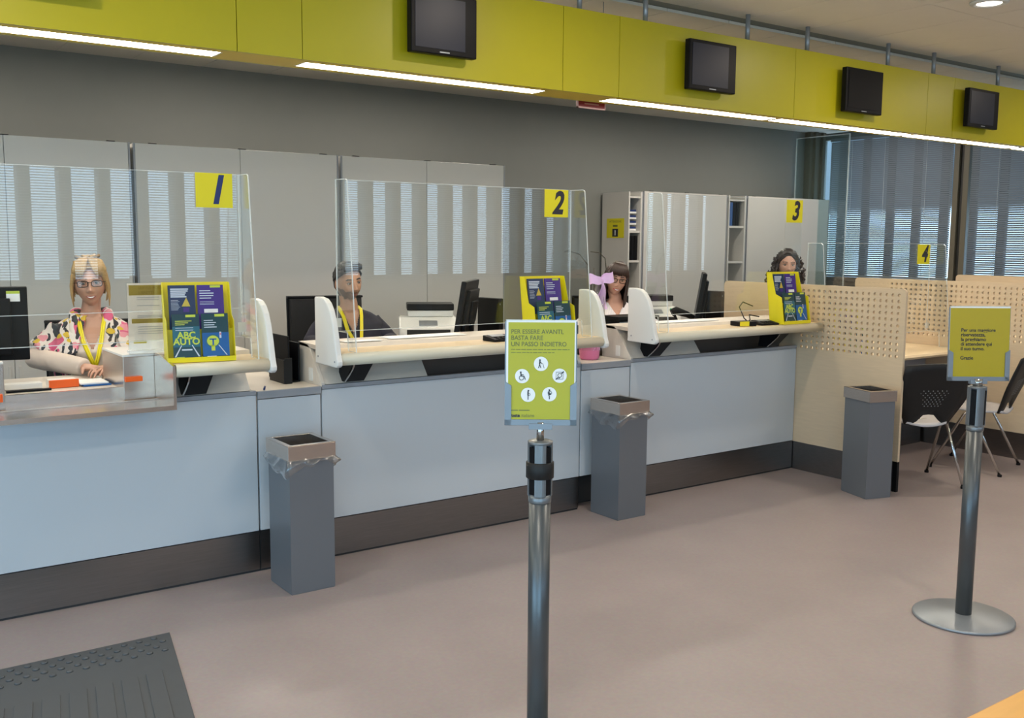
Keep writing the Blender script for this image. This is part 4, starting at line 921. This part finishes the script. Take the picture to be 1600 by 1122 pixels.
def person(name_label, loc, yaw, eye, skin_col, hair_col, p):
    t = thing('person', name_label, 'person', (loc[0], loc[1], .22), yaw)
    e = eye - .22; seat = e - .74; zs = e - p.get('sh', .215); f = p.get('f', 1.0)
    skin = mat('skin_' + p['key'], skin_col, .48, var=.06, scale=25); lip = mat('lip_' + p['key'], p['lip'], .4); hair = mat('hair_' + p['key'], hair_col, .45, var=.35, scale=14, stretch=(6, 6, .7), bump=.4); brow = mat('brow_' + p['key'], p.get('brow', tuple(c * .6 for c in hair_col)), .6)
    HM = Matrix.Translation((p.get('hx', 0), p.get('hy', -.03), e)) @ Matrix.Rotation(p.get('hyaw', 0), 4, 'Z') @ Matrix.Rotation(p.get('hroll', 0), 4, 'Y') @ Matrix.Rotation(p.get('hpitch', 0), 4, 'X')
    HI = HM.inverted(); SH = [arm_pts(sd, zs, f, p['elbow'][k], p['wrist'][k]) for k, sd in enumerate((-1, 1))]
    # ---- body : one closed skin
    b = MB(skin); torso(b, zs, seat, f, -.004, neck=True)
    nk = [Vector((0, .012, zs + .03)), Vector((0, .004, zs + .085)), HM @ Vector((0, .032, -.09)), HM @ Vector((0, .03, -.03))]
    b.tube(nk, [.056 * p.get('nk', 1), .047 * p.get('nk', 1), .045 * p.get('nk', 1), .045], 20)
    for k, P in enumerate(SH):
        tube_arm(b, P, (.044, .036, .025)); hand(b, P[3], (P[3] - P[2]) * Vector((1, 1, 0)) + Vector((0, -.0, 0)), 1 if k else -1)
    for sd in (-1, 1):
        b.tube([(sd * .09, .02, seat), (sd * .11, -.22, seat + .02), (sd * .12, -.40, seat + .0), (sd * .12, -.41, seat - .2), (sd * .12, -.38, .06)], [.085, .078, .058, .052, .036], 16); b.tube([(sd * .12, -.36, .045), (sd * .125, -.46, .035), (sd * .13, -.56, .028)], [.040, .038, .028], 12)
    hv, hf = head_surface(p.get('w', 1), p.get('jaw', .36), p.get('smile', 0)); old = b.T; b.T = HM; b.add(hv, hf)
    for sd in (-1, 1): b.ball((sd * .074 * p.get('w', 1), .012, -.012), .020, 12, (.45, .75, 1.35))
    b.T = old
    V, F = remeshed(b, .0034, 2)
    o = MB(skin); o.add(V, F, True); o.mats += [lip, brow, mat('beard_' + p['key'], p.get('beardcol', (.1, .07, .05)), .7, var=.3, scale=120), mat('trouser_dark', (.03, .03, .04), .7)]
    for i, fc in enumerate(o.F):
        c = sum((V[k] for k in fc), Vector()) / len(fc)
        if c.z < seat + .06: o.I[i] = 4; continue
        q = HI @ c
        if q.y < -.03 and abs(q.x) < .075 and -.14 < q.z < .05:
            zz = q.z + .0735 - p.get('smile', 0) * 14 * q.x * q.x
            if abs(q.x) < .0245 and abs(zz) < .0085 * (1 - (q.x / .026) ** 2): o.I[i] = 1
            elif abs(abs(q.x) - .031) < .019 and abs(q.z - (.0215 + .003 * math.cos((abs(q.x) - .034) * 90) - .12 * max(0, abs(q.x) - .036))) < p.get('bt', .003): o.I[i] = 2
            elif p.get('beard') and -.108 < q.z < -.050 and not (abs(q.x) < .024 and q.z > -.056): 
                if noise.noise(q * 300) > -.45 : o.I[i] = 3
        if p.get('beard') and q.y < .0 and abs(q.x) > .03 and -.104 < q.z < -.052 + 1.1 * max(0, abs(q.x) - .048) + .008 * noise.noise(q * 60): o.I[i] = 3
    # eyes and mouth opening join the body mesh
    o.T = HM
    for sd in (-1, 1):
        o.m(mat('eye_white', (.50, .47, .45), .25)).ball((sd * .0315, -.0745, -.001), .0125, 16, (1.0, 1, .45)); o.m(mat('iris_' + p['key'], p.get('iris', (.05, .03, .02)), .15)).ball((sd * .0315, -.0830, -.001), .0062, 12, (1, .8, .85))
        o.m(mat('lash_dark', (.02, .015, .012), .6)).tube([(sd * (.0315 - .015), -.0835, .002), (sd * .0255, -.0885, .0075), (sd * .0375, -.0875, .0075), (sd * (.0315 + .016), -.078, .001)], .0013, 6)
    if p.get('smile', 0) > .3:
        o.m(WHITE); n_ = 12; P = []
        for i in range(n_): u = -1 + 2 * i / (n_ - 1); P.append((u * .019, -.1035 + .009 * u * u, -.0715 + p['smile'] * 14 * (u * .019) ** 2 + .0028 * (1 - u * u)))
        for i in range(n_): u = 1 - 2 * i / (n_ - 1); P.append((u * .019, -.1035 + .009 * u * u, -.0715 + p['smile'] * 14 * (u * .019) ** 2 - .0034 * (1 - u * u)))
        o.add(P, [list(range(len(P)))])
    o.T = None
    o.build('body', t)
    # ---- clothes
    def garment(name, m_, grow, keep, sleeve, rr=(.052, .044, .034), bust=0.0, collar=None, vox=.0055):
        gb = MB(m_); torso(gb, zs, seat, f, grow, p.get('bust', 0), neck=True)
        for P in SH: tube_arm(gb, P, tuple(r_ + grow * .6 for r_ in rr), sleeve)
        V, F = remeshed(gb, vox, 3)
        # soft folds
        V2 = []
        for v in V: d = noise.noise(v * 14 + Vector((p['seed'], 0, 0))) * .006 + noise.noise(v * 34) * .002; n_ = Vector((v.x, v.y, 0)); n_ = n_.normalized() if n_.length > 1e-4 else Vector((0, -1, 0)); V2.append(v + n_ * d)
        kk = [keep(v) for v in V2]; mp_ = {}; VV = []
        for i, v in enumerate(V2):
            if kk[i]: mp_[i] = len(VV); VV.append(v)
        FF = [[mp_[k] for k in fc] for fc in F if all(kk[k] for k in fc)]
        g_ = MB(m_); g_.add(VV, FF, True); ob = g_.build(name, t); sd_ = ob.modifiers.new('s', 'SOLIDIFY'); sd_.thickness = .003; sd_.offset = 1; return ob
    V_ = p.get('vneck', .09)
    def shirt_keep(v): 
        if v.z > zs + .045: return False
        if v.y < 0.02 and v.z > zs - V_ and abs(v.x) < (v.z - (zs - V_)) * p.get('vslope', .55): return False
        return v.z > seat - .04
    garment('shirt', p['shirt'], .011, shirt_keep, p.get('sleeve', 1.0))
    # collar
    if p.get('collar'):
        for sd in (-1, 1):
            cb_ = MB(p['collar']); 
            P0 = [Vector((0, .078, zs + .075)), Vector((sd * .058, .055, zs + .068)), Vector((sd * .072, .0, zs + .052)), Vector((sd * .055, -.062, zs + .02)), Vector((sd * .022, -.105, zs - .05)), Vector((sd * .014, -.118, zs - .08))]
            P1 = [Vector((0, .098, zs + .035)), Vector((sd * .080, .070, zs + .035)), Vector((sd * .105, .0, zs + .022)), Vector((sd * .092, -.075, zs - .02)), Vector((sd * .060, -.125, zs - .07)), Vector((sd * .018, -.130, zs - .09))]
            cb_.add(P0 + P1, [(i, i + 1, 7 + i, 6 + i) for i in range(5)], True); oc = cb_.build('collar', t); sd_ = oc.modifiers.new('s', 'SOLIDIFY'); sd_.thickness = .003; sb = oc.modifiers.new('u', 'SUBSURF'); sb.levels = 2; sb.render_levels = 2
    if p.get('shawl'):
        def keep(v):
            if v.z > zs + .052 or v.z < seat + .14: return False
            fr_ = (zs + .05 - v.z); inner = .045 + .10 * min(1, fr_ / .30)
            if v.y < .02 and abs(v.x - .02) < inner * (1.15 if v.x > 0 else .85): return False
            return True
        garment('floral_scarf', p['shawl'], .026, keep, .55, (.062, .06, .05), vox=.006)
        for sd in (-1, 1):   # rolled edges down the front
            rb = MB(p['shawl']); pts = [(sd * .03, .085, zs + .06), (sd * .075, .045, zs + .075), (sd * .082, -.02, zs + .060), (sd * .078, -.085, zs + .0), (sd * .085 + .005, -.135, zs - .10), (sd * .105 + .01, -.155, zs - .22), (sd * .12 + .01, -.155, zs - .34)]
            rb.tube(pts, [.020, .026, .028, .028, .030, .032, .030], 14, flat=.7); ro = rb.build('scarf_fold', t); sb = ro.modifiers.new('u', 'SUBSURF'); sb.levels = 2; sb.render_levels = 2
    if p.get('lanyard'):
        z0 = zs - p['lanyard']; lx = p.get('lx', .01)
        for sd in (-1, 1):
            lb = MB(YCARD); P = [Vector((sd * .062, .03, zs + .063)), Vector((sd * .070, -.04, zs + .045)), Vector((sd * .060, -.100, zs + .005)), Vector((sd * .048, -.150, zs - .07)), Vector((sd * .026 + lx * .6, -.186, zs - .14)), Vector((lx, -.198, z0))]
            ribbon(lb, P, .014, [(1, sd * .5, .3)] * 6); ribbon(lb, [q + Vector((-sd * .010, -.002, 0)) for q in P], .012, [(1, sd * .5, .3)] * 6); lo = lb.build('lanyard', t); q = lo.modifiers.new('s', 'SOLIDIFY'); q.thickness = .0015
        MB(LGREYM).box(lx - .006, lx + .006, -.204, -.199, z0 - .025, z0).m(WHITE).box(lx - .028, lx + .028, -.202, -.199, z0 - .11, z0 - .025).m(YCARD).box(lx - .028, lx + .028, -.203, -.202, z0 - .06, z0 - .04).build('badge', t)
    # ---- hair
    hb = MB(hair); hb.T = HM; hv, hf = head_surface(p.get('w', 1), p.get('jaw', .36), 0, grow=p.get('cap', .010)); keep = set()
    hl = p.get('hairline', .028)
    for i, v in enumerate(hv):
        x, y, z = v
        if z + .55 * y > hl - .25 * abs(x) * (1 if y < 0 else .2) or (y > .022 and z > p.get('nape', -.085)): keep.add(i)
    mp_ = {}; VV = []
    for i in sorted(keep): mp_[i] = len(VV); q = Vector(hv[i]); VV.append(q * (1 + .05 * noise.noise(q * p.get('hn', 40)) + (.03 if q.z > .03 else 0)))
    hb.add(VV, [[mp_[k] for k in fc] for fc in hf if all(k in keep for k in fc)], True); hb.T = None
    ho = hb.build('hair', t); q = ho.modifiers.new('s', 'SOLIDIFY'); q.thickness = .007; q.offset = -.6
    st = MB(hair); st.T = HM; random.seed(p['seed']); p['strands'](st, random)
    st.T = None
    if st.V: st.build('hair_strands', ho)
    if p.get('glasses'):
        gl = MB(p['glasses']); gl.T = HM
        for sd in (-1, 1):
            c = Vector((sd * .0335, -.1005, -.004)); pts = [c + Vector((.0245 * math.copysign(abs(math.cos(a)) ** .6, math.cos(a)), .006 * abs(sd * math.cos(a)) * (1 if sd * math.cos(a) > 0 else 0), .0155 * math.copysign(abs(math.sin(a)) ** .6, math.sin(a)))) for a in [2 * math.pi * i / 28 for i in range(29)]]
            gl.tube(pts, p.get('gr', .0018), 6, cap=False); gl.tube([(sd * .058, -.096, .004), (sd * .074, -.07, .004), (sd * .080, .01, .0)], .0016, 6)
        gl.tube([(-.010, -.1025, .002), (0, -.106, .004), (.010, -.1025, .002)], .0017, 6); gl.T = None
        go = gl.build('glasses', t); ln = MB(FILM2); ln.T = HM
        for sd in (-1, 1): ln.box(sd * .0335 - .023, sd * .0335 + .023, -.1008, -.1002, -.018, .010)
        ln.T = None; ln.build('lens', go)
    return t, HM, zs, seat
FILM2 = clear('lens_glass', (.93, .93, .93), .02, 1.4)
def strands_generic(st, rnd, n, zend, spread, r=.010, wave=0.0, a0=R(-10), a1=R(190), back_only=False, out=1.0, kink=0):
    """locks hanging from the crown around the sides and back; angles: 0 = +x side, 90 = back"""
    for i in range(n):
        a = a0 + (a1 - a0) * (i + rnd.random() * .6) / n; c, s_ = math.cos(a), math.sin(a); L = zend + rnd.uniform(-spread, spread); ph = rnd.random() * 6
        pts = []; m_ = 14
        for k in range(m_ + 1):
            t = k / m_
            if t < .45: u = t / .45; z = .105 * math.cos(u * math.pi / 2) + 0; rr = .30 + .70 * math.sin(u * math.pi / 2)
            else: u = (t - .45) / .55; z = L * u; rr = 1.0 + (out - 1) * u
            rx, ry = .086 * rr, .106 * rr
            wv = wave * math.sin(t * kink + ph); wv2 = wave * math.cos(t * kink * 1.1 + ph)
            pts.append((c * (rx + wv), .008 + s_ * (ry + wv), z + wv2 * .4))
        st.tube(pts, [r * .8] + [r] * (m_ - 3) + [r * .8, r * .6, r * .25], 7, flat=.8)
def floral():
    m = bpy.data.materials.new('floral_print'); m.use_nodes = True; n = m.node_tree; b = n.nodes['Principled BSDF']; b.inputs['Roughness'].default_value = .75
    t = n.nodes.new('ShaderNodeTexCoord'); nz = n.nodes.new('ShaderNodeTexNoise'); nz.inputs['Scale'].default_value = 9; mx0 = n.nodes.new('ShaderNodeMix'); mx0.data_type = 'RGBA'; mx0.inputs['Factor'].default_value = .10
    n.links.new(t.outputs['Object'], nz.inputs['Vector']); n.links.new(t.outputs['Object'], mx0.inputs['A']); n.links.new(nz.outputs['Color'], mx0.inputs['B'])
    cur = None
    def layer(scale, stretch, thr, col, rot, prev, seed):
        mp_ = n.nodes.new('ShaderNodeMapping'); mp_.inputs['Scale'].default_value = stretch; mp_.inputs['Rotation'].default_value = rot; mp_.inputs['Location'].default_value = (seed, seed * .7, 0)
        v = n.nodes.new('ShaderNodeTexVoronoi'); v.inputs['Scale'].default_value = scale; n.links.new(mx0.outputs['Result'], mp_.inputs[0]); n.links.new(mp_.outputs[0], v.inputs['Vector'])
        r_ = n.nodes.new('ShaderNodeMath'); r_.operation = 'LESS_THAN'; r_.inputs[1].default_value = thr; n.links.new(v.outputs['Distance'], r_.inputs[0])
        x = n.nodes.new('ShaderNodeMix'); x.data_type = 'RGBA'; n.links.new(r_.outputs[0], x.inputs['Factor']); x.inputs['B'].default_value = col + (1,)
        if prev is None: x.inputs['A'].default_value = (.72, .66, .62, 1)
        else: n.links.new(prev, x.inputs['A'])
        return x.outputs['Result']
    cur = layer(14, (1, 1, 1), .50, (.62, .10, .22), (0, 0, 0), None, 1.3)
    cur = layer(15, (1, 1, 1), .33, (.70, .28, .34), (0, 0, 0), cur, 7.3)
    cur = layer(13, (3.2, 1, .6), .40, (.02, .02, .03), (0, R(35), 0), cur, 3.1)
    cur = layer(13, (3.2, 1, .6), .36, (.03, .04, .05), (0, R(-50), 0), cur, 9.1)
    cur = layer(16, (1, 1, 1), .27, (.62, .42, .03), (0, 0, 0), cur, 5.1)
    n.links.new(cur, b.inputs['Base Color']); return m
def checks(name, c1, c2):
    m = bpy.data.materials.new(name); m.use_nodes = True; n = m.node_tree; b = n.nodes['Principled BSDF']; b.inputs['Roughness'].default_value = .8
    t = n.nodes.new('ShaderNodeTexCoord'); w_ = n.nodes.new('ShaderNodeTexWave'); w_.inputs['Scale'].default_value = 26; w_.inputs['Distortion'].default_value = 1.2; x = n.nodes.new('ShaderNodeMix'); x.data_type = 'RGBA'
    x.inputs['A'].default_value = c1 + (1,); x.inputs['B'].default_value = c2 + (1,); n.links.new(t.outputs['Object'], w_.inputs['Vector']); n.links.new(w_.outputs['Fac'], x.inputs['Factor']); n.links.new(x.outputs['Result'], b.inputs['Base Color']); return m

def hair_w1(st, rnd):
    strands_generic(st, rnd, 26, -.035, .02, .011, .003, R(20), R(160), out=.95, kink=8)
    for sd in (-1, 1):      # wispy locks beside the face
        for k in range(6):
            o = rnd.uniform(-.006, .006); L = rnd.uniform(-.13, -.09) if k < 3 else rnd.uniform(-.07, -.04)
            st.tube([(sd * .012, -.055, .118), (sd * .045, -.082, .085), (sd * (.072 + o), -.068, .04), (sd * (.083 + o), -.040 + .01 * k, -.01), (sd * (.086 + o), -.03 + .01 * k, L * .6), (sd * (.080 + o * 2), -.03 + .01 * k, L)], [.006, .011, .011, .009, .006, .002], 7)
    for k in range(12):     # swept fringe
        x0 = -.01 + .002 * k; sd = 1 if k % 2 else -1
        st.tube([(sd * .004, -.02, .128), (sd * (.012 + .0045 * k), -.076, .106), (sd * (.022 + .0048 * k), -.098 + .0015 * k, .070), (sd * (.034 + .0040 * k), -.094 + .003 * k, .034)], [.009, .012, .011, .003], 7)
    for k in range(14): st.tube([(rnd.uniform(-.05, .05), rnd.uniform(-.05, .06), .118), (rnd.uniform(-.06, .06), rnd.uniform(-.04, .08), .138), (rnd.uniform(-.07, .07), rnd.uniform(0, .1), .112)], [.009, .010, .006], 6)
def hair_man(st, rnd):
    for k in range(170):
        a = rnd.uniform(-.5, math.pi + .5) if k % 2 else rnd.uniform(0, 2 * math.pi); rr = rnd.random() ** .5; x, y = .070 * rr * math.cos(a), .005 + .082 * rr * math.sin(a); z = .118 * math.sqrt(max(0, 1 - (x / .09) ** 2 - (y / .115) ** 2))
        st.tube([(x * 1.0, y, z - .002), (x * 1.03 + .002, y * 1.02 - .006, z + .006), (x * 1.05 + .003, y * 1.03 - .014, z + .003)], [.007, .006, .002], 5)
    for k in range(16): u = -1 + 2 * k / 15; st.tube([(u * .050, -.045, .112), (u * .056, -.080, .100), (u * .058, -.096 + .012 * u * u, .076)], [.010, .010, .003], 6)
def hair_w2(st, rnd):
    strands_generic(st, rnd, 44, -.235, .02, .0125, .002, R(-28), R(208), out=1.12, kink=5)
    for k in range(20):     # full fringe
        u = -1 + 2 * k / 19; st.tube([(u * .020, -.01, .128), (u * .046, -.074, .104), (u * .062, -.098 + .016 * u * u, .066), (u * .070, -.099 + .022 * u * u, .030 + .008 * rnd.random() - (.012 if abs(u) > .7 else 0))], [.010, .011, .010, .003], 7)
def hair_w3(st, rnd):
    strands_generic(st, rnd, 60, -.17, .03, .012, .017, R(-24), R(204), out=1.38, kink=38)
    for k in range(110):
        a = R(rnd.uniform(-25, 205)); z = rnd.uniform(-.17, .07); c, s_ = math.cos(a), math.sin(a); rr = .108 + .038 * min(1, max(0, (.07 - z) / .2)) + rnd.uniform(-.006, .016); ph = rnd.random() * 6
        st.tube([(c * (rr + .012 * math.sin(ph + q * 1.3)), .008 + s_ * (rr + .012 * math.cos(ph + q * 1.3)) + .01 * math.cos(q + ph), z - q * .010) for q in range(7)], [.004, .007, .008, .008, .007, .006, .002], 6)
    for k in range(14): u = -1 + 2 * k / 13; st.tube([(u * .015, .0, .124), (u * .045, -.060, .108), (u * .074, -.060, .055), (u * .086, -.030, .0)], [.008, .010, .011, .006], 6)

CREAM = mat('cream_blouse', (.66, .57, .50), .8, var=.03); WBL = checks('white_blouse', (.78, .74, .74), (.66, .62, .66)); NAVYP = mat('dark_navy_polo', (.018, .018, .032), .85, var=.15, scale=30); DARKJ = mat('dark_jumper', (.02, .018, .025), .9)
person('person with blonde hair and glasses in a floral scarf and yellow lanyard, smiling', (1.20, .94), R(-13), 1.378, (.56, .31, .22), (.46, .29, .12), dict(key='blonde', seed=3, w=1.02, smile=.9, lip=(.45, .12, .12), elbow=[(.27, -.04, .78), (.27, -.06, .78)], wrist=[(.04, -.30, .755), (.08, -.33, .755)], shirt=CREAM, vneck=.12, vslope=.45, shawl=floral(), lanyard=.22, strands=hair_w1, glasses=BLACK, hroll=R(-3), hpitch=R(-2), bust=.02, f=.98, nape=-.06, brow=(.22, .13, .07), iris=(.10, .12, .14)))
person('person with short dark hair and stubble in a dark polo with yellow lanyard', (2.74, 1.08), R(-14), 1.352, (.50, .27, .17), (.018, .014, .012), dict(key='man', seed=5, w=1.03, jaw=.28, smile=.15, lip=(.35, .14, .11), elbow=[(.25, -.06, .76), (.25, -.06, .76)], wrist=[(.16, -.36, .765), (.12, -.38, .765)], shirt=NAVYP, vneck=.09, vslope=.45, collar=NAVYP, lanyard=.17, lx=.02, strands=hair_man, beard=1, beardcol=(.17, .095, .065), hroll=R(-7), hpitch=R(3), hyaw=R(15), hx=-.01, f=1.06, nk=1.12, cap=.008, hn=60, bt=.004, hairline=.034))
person('person with dark fringe and glasses in a white blouse, smiling beside the lilac bow', (4.90, 1.04), R(-32), 1.335, (.58, .32, .23), (.035, .016, .010), dict(key='fringe', seed=8, w=.98, smile=1.0, lip=(.50, .10, .10), elbow=[(.27, -.10, .78), (.27, -.10, .78)], wrist=[(.08, -.34, .765), (.10, -.34, .765)], shirt=WBL, vneck=.055, vslope=.60, collar=WBL, strands=hair_w2, glasses=BLACK, hroll=R(9), hpitch=R(2), f=.92, gr=.0024, bust=.015))
person('person with long dark curly hair, mostly hidden behind the right leaflet rack', (6.66, .90), R(-40), 1.432, (.46, .26, .19), (.020, .012, .010), dict(key='curly', seed=11, w=1.0, smile=-.1, lip=(.38, .13, .13), elbow=[(.27, -.10, .88), (.27, -.10, .88)], wrist=[(.14, -.32, .80), (.14, -.32, .80)], shirt=DARKJ, vneck=.06, strands=hair_w3, hroll=R(2), f=.94, hairline=.05, cap=.016, glasses=None))

# office chairs
def office_chair(x, y, rz, zf, label, seat=.42, top=.98, w_=.23):
    t = thing('office_chair', label, 'chair', (x, y, zf), rz); FAB = mat('black_fabric', (.014, .014, .015), .85, var=.2, scale=60)
    MB(FAB).prism([(-.24, seat - .055), (-.26, seat - .03), (-.24, seat), (.22, seat), (.24, seat - .03), (.22, seat - .055)], 'x', -.25, .25).build('seat', t, .02)
    MB(FAB).prism([(.205, seat + .10), (.235, seat + .10), (.275, top), (.245, top)], 'x', -w_, w_).build('backrest', t, .012)
    MB(BLACK).prism([(.245, seat + .08), (.262, seat + .08), (.30, top + .012), (.24, top + .012), (.24, top - .002), (.275, top - .002)], 'x', -w_ - .012, w_ + .012).build('back_frame', t, .004)
    MB(BLACK).tube([(0, .06, seat - .06), (0, .26, seat - .04), (0, .275, seat + .2)], .02, 10).build('back_support', t); MB(BLACK).cyl((0, 0, .07), (0, 0, seat - .05), .028).build('gas_column', t)
    for sd in (-1, 1): MB(BLACK).tube([(sd * .26, .03, seat - .04), (sd * .30, .03, seat + .0), (sd * .30, .03, seat + .18), (sd * .30, -.10, seat + .185)], .014, 8).build('armrest', t)
    for k in range(5):
        a = 2 * math.pi * k / 5 + .3; l_ = MB(BLACK).tube([(0, 0, .085), (.27 * math.cos(a), .27 * math.sin(a), .062)], [.024, .014], 10).build('base_arm', t); MB(BLACK).cyl((.27 * math.cos(a) - .012, .27 * math.sin(a), .026), (.27 * math.cos(a) + .012, .27 * math.sin(a), .026), .026, n=14).build('castor', l_)
office_chair(1.22, 1.02, R(-13), .22, 'black office chair under the blonde person', top=.93)
office_chair(2.70, 1.20, R(-12), .22, 'black office chair behind the person in the dark polo', top=1.015, w_=.235)
office_chair(4.92, 1.14, R(-32), .22, 'black office chair behind the person with the fringe', top=.96)
office_chair(6.68, 1.0, R(-40), .22, 'black office chair of the curly haired person', top=.95)
